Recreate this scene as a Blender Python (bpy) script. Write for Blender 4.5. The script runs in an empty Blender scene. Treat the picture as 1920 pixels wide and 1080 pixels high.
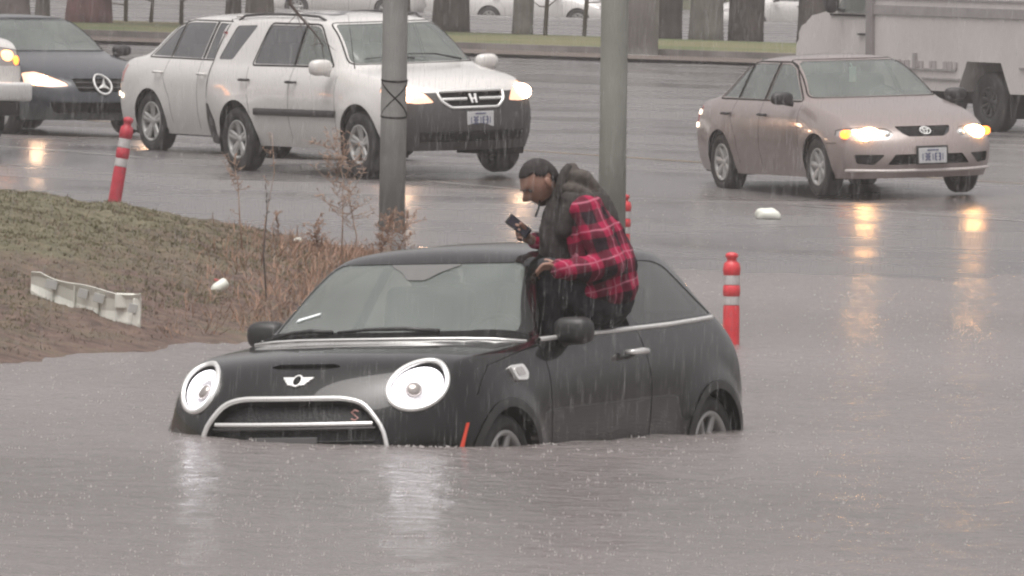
import bpy, bmesh, math, random
from mathutils import Vector, Matrix, noise
from mathutils.bvhtree import BVHTree
from mathutils.interpolate import poly_3d_calc
random.seed(7)
S = bpy.context.scene
COL = S.collection
R = math.radians

# ------------------------------------------------------------------ camera, sky, sun, exposure
F, H, YH, ROLL = 20000.0, 2.331, -63.6, .030   # focal length in px of a 1920 frame, camera height, horizon row, roll
PITCH = math.atan2(540-YH, F)
cam = bpy.data.objects.new('camera', bpy.data.cameras.new('camera'))
COL.objects.link(cam)
cam.matrix_world = Matrix.Translation((0, 0, H)) @ Matrix.Rotation(math.pi/2 - PITCH, 4, 'X') @ Matrix.Rotation(ROLL, 4, 'Z')
cam.data.sensor_width = 36
cam.data.lens = F/1920*36
cam.data.clip_start = .5
cam.data.clip_end = 5000
S.camera = cam
SUN_EL, SUN_AZ = R(74), R(200)
W = bpy.data.worlds.new('World'); S.world = W; W.use_nodes = True
nt = W.node_tree; nt.nodes.clear()
sky = nt.nodes.new('ShaderNodeTexSky'); sky.sky_type = 'NISHITA'; sky.sun_disc = False
sky.sun_elevation = SUN_EL; sky.sun_rotation = SUN_AZ; sky.dust_density = 6; sky.air_density = 1.2
hs = nt.nodes.new('ShaderNodeHueSaturation'); hs.inputs['Saturation'].default_value = .06
tint = nt.nodes.new('ShaderNodeMixRGB'); tint.blend_type = 'MULTIPLY'; tint.inputs[0].default_value = 1
tint.inputs[2].default_value = (1, .956, .955, 1)
bg = nt.nodes.new('ShaderNodeBackground'); bg.inputs[1].default_value = .078
wo = nt.nodes.new('ShaderNodeOutputWorld')
nt.links.new(sky.outputs[0], hs.inputs['Color']); nt.links.new(hs.outputs[0], tint.inputs[1])
nt.links.new(tint.outputs[0], bg.inputs[0]); nt.links.new(bg.outputs[0], wo.inputs[0])
sl = bpy.data.lights.new('sun', 'SUN'); sl.energy = 1.1; sl.angle = R(50); sl.color = (1, .97, .93)
so = bpy.data.objects.new('sun', sl); COL.objects.link(so)
so.rotation_euler = (math.pi/2 - SUN_EL, 0, math.pi - SUN_AZ)
so.location = (0, 0, 30)
vs = S.view_settings
vs.view_transform = 'Standard'; vs.look = 'None'; vs.exposure = .95; vs.gamma = 1; vs.use_curve_mapping = False
S.cycles.volume_bounces = 1
S.cycles.use_denoising = True
S.cycles.filter_width = 2.3

# ------------------------------------------------------------------ materials
MATS = {}
def mat(name, col, rough=.5, metal=0, coat=0, spec=.5, var=0, vscale=8, bump=0, bscale=40, emit=None, estr=0, alpha=None, col2=None, detail=4):
    if name in MATS: return MATS[name]
    m = bpy.data.materials.new(name); m.use_nodes = True
    n = m.node_tree.nodes; l = m.node_tree.links
    p = n['Principled BSDF']
    p.inputs['Base Color'].default_value = (*col, 1)
    p.inputs['Roughness'].default_value = rough
    p.inputs['Metallic'].default_value = metal
    p.inputs['Coat Weight'].default_value = coat
    p.inputs['Coat Roughness'].default_value = .04
    p.inputs['Specular IOR Level'].default_value = spec
    tc = n.new('ShaderNodeTexCoord')
    if var or col2:
        no = n.new('ShaderNodeTexNoise'); no.inputs['Scale'].default_value = vscale; no.inputs['Detail'].default_value = detail
        l.new(tc.outputs['Object'], no.inputs['Vector'])
        cr = n.new('ShaderNodeValToRGB')
        a = col2 or tuple(c*(1-var) for c in col); b = tuple(min(1, c*(1+var)) for c in col) if not col2 else col
        cr.color_ramp.elements[0].position = .35; cr.color_ramp.elements[1].position = .65
        cr.color_ramp.elements[0].color = (*a, 1); cr.color_ramp.elements[1].color = (*b, 1)
        l.new(no.outputs[0], cr.inputs[0]); l.new(cr.outputs[0], p.inputs['Base Color'])
    if bump:
        nb = n.new('ShaderNodeTexNoise'); nb.inputs['Scale'].default_value = bscale; nb.inputs['Detail'].default_value = 3
        l.new(tc.outputs['Object'], nb.inputs['Vector'])
        bu = n.new('ShaderNodeBump'); bu.inputs['Strength'].default_value = bump; bu.inputs['Distance'].default_value = .01
        l.new(nb.outputs[0], bu.inputs['Height']); l.new(bu.outputs[0], p.inputs['Normal'])
    if emit:
        p.inputs['Emission Color'].default_value = (*emit, 1); p.inputs['Emission Strength'].default_value = estr
    if alpha is not None:
        p.inputs['Alpha'].default_value = alpha
    MATS[name] = m
    return m

paint_black = mat('black_paint', (.005, .005, .005), .2, coat=.9, spec=.1, bump=.2, bscale=260)
paint_white = mat('white_paint', (.62, .605, .585), .25, coat=.6, bump=.05, bscale=200)
paint_beige = mat('beige_paint', (.30, .250, .235), .28, metal=.25, coat=.7, bump=.06, bscale=200)
paint_navy = mat('dark_blue_paint', (.022, .026, .033), .2, coat=.9, bump=.1, bscale=200)
plastic_dark = mat('dark_plastic', (.028, .027, .028), .45, bump=.1)
plastic_grey = mat('grey_plastic', (.036, .034, .034), .5, bump=.1)
rubber = mat('rubber', (.018, .018, .018), .6, var=.3, vscale=20)
seam_m = mat('seam', (.01, .01, .01), .8, spec=.15)
chrome = mat('chrome', (.82, .82, .82), .16, metal=1)
chrome_soft = mat('satin_chrome', (.9, .9, .88), .3, metal=.6)
alloy = mat('alloy', (.42, .42, .41), .4, metal=.35, var=.12)
glass_m = mat('wet_glass', (.17, .195, .18), .09, spec=.8, coat=1, var=.15, vscale=2.5, bump=.06, bscale=120, alpha=.68)
glass_dark = mat('tinted_glass', (.055, .055, .06), .08, spec=.8, coat=1, bump=.05, bscale=120, alpha=.9)
cabin_m = mat('cabin_trim', (.035, .033, .032), .8, var=.3)
seat_m = mat('seat_cloth', (.05, .05, .052), .85, var=.2)
lamp_warm = mat('headlight_glow', (.8, .7, .6), .2, emit=(1, .62, .38), estr=22)
lamp_amber = mat('amber_glow', (.7, .2, .03), .25, emit=(1, .22, .03), estr=2.4)
lamp_lens = mat('lamp_lens', (.45, .43, .42), .1, coat=1, spec=.8, metal=.3)
lens_lit = mat('lit_lens', (.6, .5, .42), .15, coat=1, emit=(1, .42, .22), estr=.75)
lamp_white = mat('white_ring_glow', (.9, .9, .9), .2, emit=(.97, .93, 1), estr=1.7)
lamp_inner = mat('lamp_bowl', (.32, .31, .325), .25, coat=1, metal=.3, emit=(1, .96, 1), estr=.12)
red_lens = mat('red_lens', (.35, .02, .02), .15, coat=1)
refl_white = mat('glowing_reflector', (.9, .8, .7), .2, emit=(1, .8, .6), estr=2.2)  # reflectors glow by themselves, in place of light thrown back
plate_m = mat('plate_white', (.55, .55, .56), .4, var=.06, vscale=30)
plate_ink = mat('plate_ink', (.10, .11, .2), .5)

def glassify():
    pass

# ------------------------------------------------------------------ helpers
def tag(o, label=None, cat=None, group=None, kind=None):
    if label: o['label'] = label
    if cat: o['category'] = cat
    if group: o['group'] = group
    if kind: o['kind'] = kind
    return o
def empty(name, loc, label, cat, group=None, rot=(0, 0, 0)):
    o = bpy.data.objects.new(name, None); COL.objects.link(o)
    o.location = loc; o.rotation_euler = rot; o.empty_display_size = .3
    return tag(o, label, cat, group)
def link(name, me, m, parent=None, smooth=True):
    o = bpy.data.objects.new(name, me); COL.objects.link(o)
    if m is not None:
        for k in (m if isinstance(m, (list, tuple)) else [m]): me.materials.append(k)
    if parent is not None: o.parent = parent
    if smooth:
        me.polygons.foreach_set('use_smooth', [True]*len(me.polygons))
    return o
def obj(name, bm, m, parent=None, smooth=True, fix=True):
    if fix: bmesh.ops.recalc_face_normals(bm, faces=bm.faces)
    me = bpy.data.meshes.new(name); bm.to_mesh(me); bm.free()
    return link(name, me, m, parent, smooth)
def add_box(bm, c, s, rot=None, bev=0):
    g = bmesh.ops.create_cube(bm, size=1)
    vs_ = g['verts']
    for v in vs_:
        v.co = Vector((v.co.x*s[0], v.co.y*s[1], v.co.z*s[2]))
    if bev:
        es = list({e for v in vs_ for e in v.link_edges})
        r = bmesh.ops.bevel(bm, geom=es, offset=bev, segments=3, affect='EDGES', profile=.6)
        vs_ = list({v for f in r['faces'] for v in f.verts} | {v for v in vs_ if v.is_valid})
    for v in vs_:
        if rot: v.co = rot @ v.co
        v.co += Vector(c)
    return vs_
def add_tube(bm, pts, rad, n=8, caps=True):
    pts = [Vector(p) for p in pts]
    rs = rad if isinstance(rad, (list, tuple)) else [rad]*len(pts)
    rings = []
    up = Vector((0, 0, 1))
    for i, p in enumerate(pts):
        t = (pts[min(i+1, len(pts)-1)] - pts[max(i-1, 0)]).normalized()
        a = t.cross(up)
        if a.length < .05: a = t.cross(Vector((1, 0, 0)))
        a.normalize(); b = t.cross(a).normalized()
        rings.append([bm.verts.new(p + (a*math.cos(2*math.pi*k/n) + b*math.sin(2*math.pi*k/n))*rs[i]) for k in range(n)])
    for i in range(len(rings)-1):
        for k in range(n):
            bm.faces.new((rings[i][k], rings[i][(k+1) % n], rings[i+1][(k+1) % n], rings[i+1][k]))
    if caps:
        bm.faces.new(rings[0][::-1]); bm.faces.new(rings[-1])
def add_lathe(bm, prof, axis='z', c=(0, 0, 0), n=24, rot=None, caps=True):
    """prof: list of (radius, height)"""
    c = Vector(c); rings = []
    for r, h in prof:
        ring = []
        for k in range(n):
            a = 2*math.pi*k/n
            if axis == 'z': p = Vector((r*math.cos(a), r*math.sin(a), h))
            elif axis == 'y': p = Vector((r*math.cos(a), h, r*math.sin(a)))
            else: p = Vector((h, r*math.cos(a), r*math.sin(a)))
            if rot: p = rot @ p
            ring.append(bm.verts.new(c + p))
        rings.append(ring)
    for i in range(len(rings)-1):
        for k in range(n):
            bm.faces.new((rings[i][k], rings[i][(k+1) % n], rings[i+1][(k+1) % n], rings[i+1][k]))
    if not caps: return
    if prof[0][0] > 1e-4: bm.faces.new(rings[0][::-1])
    if prof[-1][0] > 1e-4: bm.faces.new(rings[-1])
def add_blob(bm, c, r, p=2.4, n=16, rot=None):
    """superellipsoid"""
    c = Vector(c); rings = []
    sg = lambda v, e: math.copysign(abs(v)**e, v)
    e = 2/p
    for i in range(n//2+1):
        th = -math.pi/2 + math.pi*i/(n//2)
        ring = []
        for k in range(n):
            ph = 2*math.pi*k/n
            q = Vector((sg(math.cos(th), e)*sg(math.cos(ph), e)*r[0], sg(math.cos(th), e)*sg(math.sin(ph), e)*r[1], sg(math.sin(th), e)*r[2]))
            if rot: q = rot @ q
            ring.append(bm.verts.new(c+q))
        rings.append(ring)
    for i in range(len(rings)-1):
        for k in range(n):
            bm.faces.new((rings[i][k], rings[i][(k+1) % n], rings[i+1][(k+1) % n], rings[i+1][k]))
    bmesh.ops.remove_doubles(bm, verts=[v for rg in rings for v in rg], dist=1e-5)
def prism(bm, poly, y0, y1, bev=0):
    """poly in (x,z), extruded along y"""
    a = [bm.verts.new((x, y0, z)) for x, z in poly]; b = [bm.verts.new((x, y1, z)) for x, z in poly]
    n = len(poly)
    fs = [bm.faces.new(a), bm.faces.new(b[::-1])]
    for i in range(n): fs.append(bm.faces.new((a[i], b[i], b[(i+1) % n], a[(i+1) % n])))
    if bev:
        es = list({e for f in fs for e in f.edges})
        bmesh.ops.bevel(bm, geom=es, offset=bev, segments=3, affect='EDGES')
def round_poly(pts, r, n=3):
    out = []; N = len(pts)
    rr = r if isinstance(r, (list, tuple)) else [r]*N
    for i in range(N):
        p = Vector(pts[i]); a = Vector(pts[i-1]); b = Vector(pts[(i+1) % N]); q = rr[i]
        if q <= 0: out.append(tuple(p)); continue
        da = (a-p); db = (b-p); q = min(q, da.length*.45, db.length*.45)
        s = p + da.normalized()*q; e = p + db.normalized()*q
        for k in range(n+1):
            t = k/n
            out.append(tuple(s*(1-t)**2 + p*2*t*(1-t) + e*t*t))
    return out
def ellipse(cx, cy, rx, ry, n=20, ang=0):
    return [(cx + rx*math.cos(a)*math.cos(ang) - ry*math.sin(a)*math.sin(ang), cy + rx*math.cos(a)*math.sin(ang) + ry*math.sin(a)*math.cos(ang)) for a in (2*math.pi*k/n for k in range(n))]

# ------------------------------------------------------------------ ground height
TILT = [(-1.494, 110.5), (3.324, 107.6)]
def zr(X, Y):
    v = .0065*(Y-85) + .003*X
    if v < 0: v = max(2.6*v, -.52)
    for (cx, cy) in TILT:                    # ground tilted locally to meet the wheels of two cars posed from image pixels
        d2 = (X-cx)**2 + (Y-cy)**2
        if d2 < 40: v += ((X-cx)*.060 + (Y-cy)*.032)*math.exp(-d2/(2*1.9**2))
    return min(v, 2.0)
def unroll(px, py):
    dx, dy = px-960, py-540
    x = dx*math.cos(ROLL) + dy*math.sin(ROLL); y = -dx*math.sin(ROLL) + dy*math.cos(ROLL)
    return x/F, math.tan(PITCH + math.atan(y/F))
def WP(px, py, Y):
    """the place at distance Y seen at pixel (px,py) of a 1920 frame"""
    x, t = unroll(px, py)
    return Vector((x*Y, Y, H - Y*t))
def gp(px, py, dz=0, fz=None):
    """the place on the ground seen at pixel (px,py)"""
    x, t = unroll(px, py); Y = 60.; fz = fz or (lambda a, b: max(zr(a, b), 0))
    for _ in range(80):
        Y = .6*Y + .4*(H - fz(x*Y, Y) - dz)/t
    return Vector((x*Y, Y, fz(x*Y, Y)+dz))

# ------------------------------------------------------------------ car shell
def side(w0, z0, w1, z1, wm, zm, w3, z3, wb, zb): return [(w0, z0), (w1, z1), (wm, zm), (w3, z3), (wb, zb)]
def profile(st):
    x, sd, kind, a, b, c = st
    P = list(sd); wb, zb = sd[4]
    if kind == 'h':
        for f in (.95, .84, .70, .55, .28, 0):
            P.append((wb*f, zb + (a-zb)*(1-f**b)))
    else:
        wt, zt, zc = a, b, c
        P.append((wb-.02, zb+.02))
        P.append(((wb-.02)*.5+wt*.5+.012, (zb+zt)/2))
        P.append((wt, zt))
        P.append((wt-.045, zt+(zc-zt)*.5))
        P.append((wt*.5, zc-(zc-zt)*.12))
        P.append((0, zc))
    return P
class Car: pass
def shell(stations, nose, tail, mf=4, mr=4, bowp=3.0, level=2, flare=(), scale=(1, 1, 1)):
    bm = bmesh.new()
    rows = []
    for si, st in enumerate(stations):
        P = profile(st); x = st[0]
        off = [0]*11; m = None
        if si == 0: m, ex = mf, nose
        if si == len(stations)-1: m, ex = mr, [-v for v in tail]
        row = []
        for j, (y, z) in enumerate(P):
            dx = 0
            if m is not None and j > m: dx = ex[m]*(1-(y/P[m][0])**bowp)
            row.append((x+dx, y, z))
        rows.append(row)
    V = []
    for row in rows:
        L = [bm.verts.new(p) for p in row]
        Rr = [bm.verts.new((p[0], -p[1], p[2])) for p in row[:-1]]
        V.append(L + Rr[::-1])          # 0..10 left up to centre, 11..20 right down
    n = len(V[0])
    for i in range(len(V)-1):
        for j in range(n-1):
            bm.faces.new((V[i][j], V[i][j+1], V[i+1][j+1], V[i+1][j]))
    for end, m, ex in ((0, mf, nose), (-1, mr, [-v for v in tail])):
        row = rows[end]; top = V[end][m:n-m]
        grid = []
        ys = [row[j][1]/row[m][1] for j in range(m, 11)]
        ts = ys + [-t for t in ys[:-1]][::-1]
        for i in range(m):
            r_ = []
            for k, t in enumerate(ts):
                if k == 0: r_.append(V[end][i])
                elif k == len(ts)-1: r_.append(V[end][n-1-i])
                else: r_.append(bm.verts.new((row[i][0] + ex[i]*(1-abs(t)**bowp), row[i][1]*t, row[i][2])))
            grid.append(r_)
        grid.append(top)
        for i in range(m):
            for k in range(len(ts)-1):
                q = (grid[i][k], grid[i+1][k], grid[i+1][k+1], grid[i][k+1])
                bm.faces.new(q if end == 0 else q[::-1])
    for v in bm.verts:
        v.co = Vector((v.co.x*scale[0], v.co.y*scale[1], v.co.z*scale[2]))
    bmesh.ops.recalc_face_normals(bm, faces=bm.faces)
    me = bpy.data.meshes.new('cage'); bm.to_mesh(me); bm.free()
    o = bpy.data.objects.new('cage', me); COL.objects.link(o)
    md = o.modifiers.new('s', 'SUBSURF'); md.levels = level; md.render_levels = level
    dg = bpy.context.evaluated_depsgraph_get(); dg.update()
    ev = bpy.data.meshes.new_from_object(o.evaluated_get(dg))
    bpy.data.objects.remove(o)
    bm = bmesh.new(); bm.from_mesh(ev); bpy.data.meshes.remove(ev)
    for v in bm.verts:                      # flared wheel arches
        for (fx, fz, fr, amt) in flare:
            d = math.hypot(v.co.x-fx, v.co.z-fz)
            if d < fr+.16 and abs(v.co.y) > .5:
                k = min(1, max(0, (fr+.16-d)/.14)); k = k*k*(3-2*k)
                v.co.y += math.copysign(amt*k, v.co.y)
    bmesh.ops.recalc_face_normals(bm, faces=bm.faces)
    bm.faces.ensure_lookup_table()
    if sum((f.calc_center_median()-Vector((0, 0, .6))).dot(f.normal) for f in bm.faces) < 0:
        bmesh.ops.reverse_faces(bm, faces=bm.faces)
    c = Car(); c.bm = bm; bm.normal_update()
    c.vn = [v.normal.copy() for v in bm.verts]; c.vc = [v.co.copy() for v in bm.verts]
    c.fv = [[v.index for v in f.verts] for f in bm.faces]
    c.bvh = BVHTree.FromPolygons(c.vc, c.fv)
    c.lip = bm.faces.layers.int.new('lip')
    return c
def snorm(c, p):
    q, nrm, i, d = c.bvh.find_nearest(p)
    vs_ = c.fv[i]; w = poly_3d_calc([c.vc[k] for k in vs_], q)
    n = Vector()
    for a, k in zip(w, vs_): n += c.vn[k]*a
    return n.normalized()
AX = {'xz': (0, 2), 'yz': (1, 2), 'xy': (0, 1)}
def carve(c, poly, ax, test):
    i, j = AX[ax]; bm = c.bm
    x0 = min(p[0] for p in poly)-.002; x1 = max(p[0] for p in poly)+.002; y0 = min(p[1] for p in poly)-.002; y1 = max(p[1] for p in poly)+.002
    ar = sum(poly[k-1][0]*poly[k][1]-poly[k][0]*poly[k-1][1] for k in range(len(poly)))
    if ar < 0: poly = poly[::-1]
    cand = []
    for f in bm.faces:
        a = [v.co[i] for v in f.verts]; b = [v.co[j] for v in f.verts]
        if max(a) > x0 and min(a) < x1 and max(b) > y0 and min(b) < y1 and test(f): cand.append(f)
    N = len(poly)
    for k in range(N):
        a = poly[k-1]; b = poly[k]
        if math.hypot(b[0]-a[0], b[1]-a[1]) < 1e-5: continue
        nrm = Vector((0, 0, 0)); nrm[i] = b[1]-a[1]; nrm[j] = -(b[0]-a[0])
        co = Vector((0, 0, 0)); co[i] = a[0]; co[j] = a[1]
        geom = set(cand)
        for f in cand: geom.update(f.verts); geom.update(f.edges)
        r = bmesh.ops.bisect_plane(bm, geom=list(geom), dist=1e-6, plane_co=co, plane_no=nrm)
        nn = nrm.normalized(); cand2 = []
        for f in r['geom']:
            if isinstance(f, bmesh.types.BMFace) and (f.calc_center_median()-co).dot(nn) < 0: cand2.append(f)
        cand = cand2
    return cand
def set_normals(c, me, lipflag=None):
    nl = []
    cache = {}
    for p in me.polygons:
        isl = lipflag and lipflag[p.index]
        for li in p.loop_indices:
            vi = me.loops[li].vertex_index
            if isl: nl.append(tuple(p.normal)); continue
            if vi not in cache: cache[vi] = tuple(snorm(c, me.vertices[vi].co))
            nl.append(cache[vi])
    me.polygons.foreach_set('use_smooth', [True]*len(me.polygons))
    me.normals_split_custom_set(nl)
def detach(c, faces, name, m, parent, push=.004, lip=.02, thick=True):
    """cut faces out of the shell and make them a part of their own"""
    bm = c.bm
    if not faces: print('EMPTY CARVE', name); return None
    b2 = bmesh.new(); mp = {}
    for f in faces:
        for v in f.verts:
            if v not in mp: mp[v] = b2.verts.new(v.co - snorm(c, v.co)*push)
        try: b2.faces.new([mp[v] for v in f.verts])
        except ValueError: pass
    me = bpy.data.meshes.new(name); b2.to_mesh(me); b2.free()
    o = None
    if m is not None:
        o = link(name, me, m, parent)
        set_normals(c, me)
    hole(c, faces, lip)
    return o
def hole(c, faces, lip=.02):
    bm = c.bm
    fs = set(faces)
    bes = [e for e in {e for f in faces for e in f.edges} if any(g not in fs for g in e.link_faces)]
    bmesh.ops.delete(bm, geom=list(fs), context='FACES')
    bes = [e for e in bes if e.is_valid]
    if lip and bes:
        r = bmesh.ops.extrude_edge_only(bm, edges=bes)
        for g in r['geom']:
            if isinstance(g, bmesh.types.BMVert): g.co -= snorm(c, g.co)*lip
            elif isinstance(g, bmesh.types.BMFace): g[c.lip] = 1
def finish(c, name, m, parent):
    bm = c.bm
    bmesh.ops.triangulate(bm, faces=[f for f in bm.faces if len(f.verts) > 4])
    bm.faces.ensure_lookup_table()
    lf = [f[c.lip] for f in bm.faces]
    me = bpy.data.meshes.new(name); bm.to_mesh(me); bm.free()
    o = link(name, me, m, parent)
    me.materials.append(seam_m)
    for i_, v_ in enumerate(lf):
        if v_: me.polygons[i_].material_index = 1
    set_normals(c, me, lf)
    return o
def surf(c, ax, a, b, s):
    """project a point (a,b) of plane ax onto the shell from outside; s = side sign"""
    i, j = AX[ax]; k = 3-i-j
    o = Vector((0, 0, 0)); o[i] = a; o[j] = b; o[k] = 6*s
    d = Vector((0, 0, 0)); d[k] = -s
    q, nrm, idx, dist = c.bvh.ray_cast(o, d)
    if q is None:
        o[k] = 0; q, nrm, idx, dist = c.bvh.find_nearest(o)
    return q, snorm(c, q)
def ribbon(c, name, pts, ax, s, w, m, parent, off=.002, thick=.003, closed=False, step=.03, bm=None):
    pp = [Vector(p) for p in pts]
    if closed: pp.append(pp[0])
    res = []
    for k in range(len(pp)-1):
        n = max(1, int((pp[k+1]-pp[k]).length/step))
        for t in range(n): res.append(pp[k].lerp(pp[k+1], t/n))
    if not closed: res.append(pp[-1])
    P = [surf(c, ax, p[0], p[1], s) for p in res]
    N = len(P); own = bm is None
    if own: bm = bmesh.new()
    rows = []
    for k in range(N):
        a = P[(k-1) % N if closed else max(k-1, 0)][0]; b = P[(k+1) % N if closed else min(k+1, N-1)][0]
        t = (b-a).normalized(); nn = P[k][1]; sd = nn.cross(t).normalized()
        q = P[k][0]
        rows.append([bm.verts.new(q + sd*w/2 + nn*(off-.004)), bm.verts.new(q + sd*w*.42 + nn*(off+thick)), bm.verts.new(q - sd*w*.42 + nn*(off+thick)), bm.verts.new(q - sd*w/2 + nn*(off-.004))])
    for k in range(N if closed else N-1):
        a = rows[k]; b = rows[(k+1) % N]
        for u in range(3): bm.faces.new((a[u], a[u+1], b[u+1], b[u]))
    if own: return obj(name, bm, m, parent)
def inpoly(p, poly):
    r = False
    for k in range(len(poly)):
        a = poly[k-1]; b = poly[k]
        if (a[1] > p[1]) != (b[1] > p[1]) and p[0] < (b[0]-a[0])*(p[1]-a[1])/(b[1]-a[1])+a[0]: r = not r
    return r
def arch(c, x, z, r, clad, m_clad, parent, n=34):
    for s in (1, -1):
        tst = lambda f, s=s: f.normal.y*s > .25 and f.calc_center_median().y*s > .45
        if clad:
            po = ellipse(x, z, r+clad, r+clad, n); pi_ = ellipse(x, z, r, r, n)
            carve(c, po, 'xz', tst); carve(c, pi_, 'xz', tst)
            cc = lambda f: (f.calc_center_median().x, f.calc_center_median().z)
            fs = [f for f in c.bm.faces if tst(f) and inpoly(cc(f), po) and not inpoly(cc(f), pi_)]
            detach(c, fs, 'arch_trim', m_clad, parent, push=-.006, lip=0)
            inner = [f for f in c.bm.faces if tst(f) and inpoly(cc(f), pi_)]
        else:
            inner = carve(c, ellipse(x, z, r, r, n), 'xz', tst)
        hole(c, inner, .03)
def well(x, z, r, yin, yout, parent):
    for s in (1, -1):
        bm = bmesh.new()
        n = 20; A = []; B = []
        for k in range(n+1):
            a = math.pi*(-.12 + 1.24*k/n)
            A.append(bm.verts.new((x+r*math.cos(a), s*yin, z+r*math.sin(a)))); B.append(bm.verts.new((x+r*math.cos(a), s*yout, z+r*math.sin(a))))
        for k in range(n): bm.faces.new((A[k], A[k+1], B[k+1], B[k]))
        bm.faces.new(A)
        obj('wheel_well', bm, seam_m, parent)
def wheel(x, y, z, rad, wid, rim, style, parent, steer=0, tm=None):
    """tyre mesh with a rim sub-part; outer face towards sign(y)"""
    s = 1 if y > 0 else -1
    bm = bmesh.new(); h = wid/2
    add_lathe(bm, [(rim, -h*.8), (rim+.012, -h*.95), (rad-.035, -h), (rad-.012, -h*.86), (rad, -h*.6), (rad, h*.6), (rad-.012, h*.86), (rad-.035, h), (rim+.012, h*.95), (rim, h*.8)], 'y', n=40, caps=False)
    t = obj('wheel', bm, rubber, parent); t.location = (x, y, z); t.rotation_euler = (0, 0, steer)
    bm = bmesh.new(); o = h*s
    add_lathe(bm, [(rim, o*.8), (rim, o*.9), (rim-.014, o*.95), (rim-.03, o*.75), (rim-.03, -o*.6)], 'y', n=36, caps=False)
    hubr = rim*.24
    n, wsp = {'five': (5, .15), 'ten': (8, .040), 'seven': (7, .075), 'cover': (9, .05)}[style]
    for k in range(n):
        a0 = 2*math.pi*k/n + .3
        for (aa, ww) in (((a0-.14, wsp*.4), (a0+.14, wsp*.4)) if style == 'five' else ((a0, wsp),)):
            d = Vector((math.cos(aa), 0, math.sin(aa))); p = Vector((-d.z, 0, d.x))
            i0, i1 = hubr*.6, rim-.012
            q = []
            for (rr, yy) in ((i0, o*.62), (i1, o*.86)):
                for sg in (1, -1):
                    for dy in (0, -.03*s): q.append(bm.verts.new(d*rr + p*sg*ww/2*(1 if rr == i0 else .8) + Vector((0, yy+dy, 0))))
            for f in ((0, 2, 6, 4), (1, 5, 7, 3), (0, 4, 5, 1), (2, 3, 7, 6)): bm.faces.new([q[k2] for k2 in f])
    add_lathe(bm, [(.001, o*.72), (hubr*.5, o*.72), (hubr, o*.6), (hubr, o*.4)], 'y', n=18)
    r_ = obj('rim', bm, alloy, t)
    bm = bmesh.new(); add_lathe(bm, [(.001, o*.12), (rim-.03, o*.12)], 'y', n=20)
    obj('brake_disc', bm, plastic_dark, t)
    return t
def plate(parent, c, w=.31, h=.155, ang=0, m=plate_m):
    bm = bmesh.new(); add_box(bm, c, (.012, w, h), bev=.003); o = obj('licence_plate', bm, m, parent, smooth=False)
    bm = bmesh.new()
    for k in range(7):
        hh = h*.42; yy = -w*.36 + k*w*.12
        if k % 3 == 0: add_box(bm, (c[0]+.008, c[1]+yy, c[2]-.012), (.004, w*.025, hh))
        else:
            for dz in (-hh/2, 0, hh/2): add_box(bm, (c[0]+.008, c[1]+yy, c[2]-.012+dz), (.004, w*.07, .012))
            add_box(bm, (c[0]+.008, c[1]+yy+(w*.03 if k % 2 else -w*.03), c[2]-.012), (.004, .012, hh))
    add_box(bm, (c[0]+.008, c[1], c[2]+h*.36), (.004, w*.4, .012))
    obj('characters', bm, plate_ink, o, smooth=False)
    return o
def mirror(parent, x, y, z, m, r=(.075, .12, .075), wing=.1):
    s = 1 if y > 0 else -1
    bm = bmesh.new()
    add_blob(bm, (x, y, z), r, 2.9, 20)
    add_tube(bm, [(x+.03, y-s*wing*.9, z-r[2]*.8), (x+.02, y-s*wing*.4, z-r[2]*.7), (x, y, z-r[2]*.5)], [.035, .03, .03], 10)
    o = obj('mirror', bm, m, parent)
    bm = bmesh.new(); add_blob(bm, (x-r[0]*.86, y, z), (.015, r[1]*.82, r[2]*.78), 3, 16)
    obj('mirror_glass', bm, lamp_lens, o)
    return o
def interior(parent, xs, zf, w, dash_x, zb, m=seat_m, left=True):
    bm = bmesh.new()
    add_box(bm, ((xs[-1]+dash_x)/2, 0, zf), (dash_x-xs[-1]+.5, w*2, .04))
    add_box(bm, (dash_x-.1, 0, zb-.06), (.35, w*1.9, .14), bev=.04)
    o = obj('dashboard', bm, cabin_m, parent)
    for k, x in enumerate(xs):
        for s in (1, -1):
            bm = bmesh.new()
            add_box(bm, (x+.2, s*w*.5, zf+.25), (.5, .46, .18), bev=.06)
            add_box(bm, (x-.08, s*w*.5, zf+.55), (.16, .46, .55), Matrix.Rotation(-.25, 3, 'Y'), bev=.06)
            add_box(bm, (x-.18, s*w*.5, zf+.90), (.1, .25, .17), bev=.04)
            obj('seat', bm, m, parent)
    bm = bmesh.new(); n = 24
    rt = Matrix.Rotation(R(65), 3, 'Y')
    pts = [Vector((dash_x-.38, w*.5, zb-.02)) + rt @ Vector((.18*math.cos(2*math.pi*k/n), .18*math.sin(2*math.pi*k/n), 0)) for k in range(n+1)]
    add_tube(bm, pts, .014, 6, caps=False)
    add_box(bm, (dash_x-.36, w*.5, zb-.03), (.05, .3, .03), bev=.01)
    obj('steering_wheel', bm, cabin_m, parent)
def patch(c, name, poly, ax, s, m, parent, off=.003, thick=.004, bm=None):
    own = bm is None
    if own: bm = bmesh.new()
    P = [surf(c, ax, p[0], p[1], s) for p in poly]
    top = [bm.verts.new(q + n*(off+thick)) for q, n in P]; bot = [bm.verts.new(q + n*(off-.006)) for q, n in P]
    cx = sum(p[0] for p in poly)/len(poly); cy = sum(p[1] for p in poly)/len(poly)
    q, n = surf(c, ax, cx, cy, s); cc = bm.verts.new(q + n*(off+thick))
    for k in range(len(P)):
        bm.faces.new((top[k-1], top[k], cc)); bm.faces.new((bot[k-1], bot[k], top[k], top[k-1]))
    if own: return obj(name, bm, m, parent, smooth=False)
def quad_strip(a, b, w):
    a = Vector(a); b = Vector(b); d = (b-a).normalized(); n = Vector((-d.y, d.x))*w/2
    return [tuple(a+n), tuple(b+n), tuple(b-n), tuple(a-n)]
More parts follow.
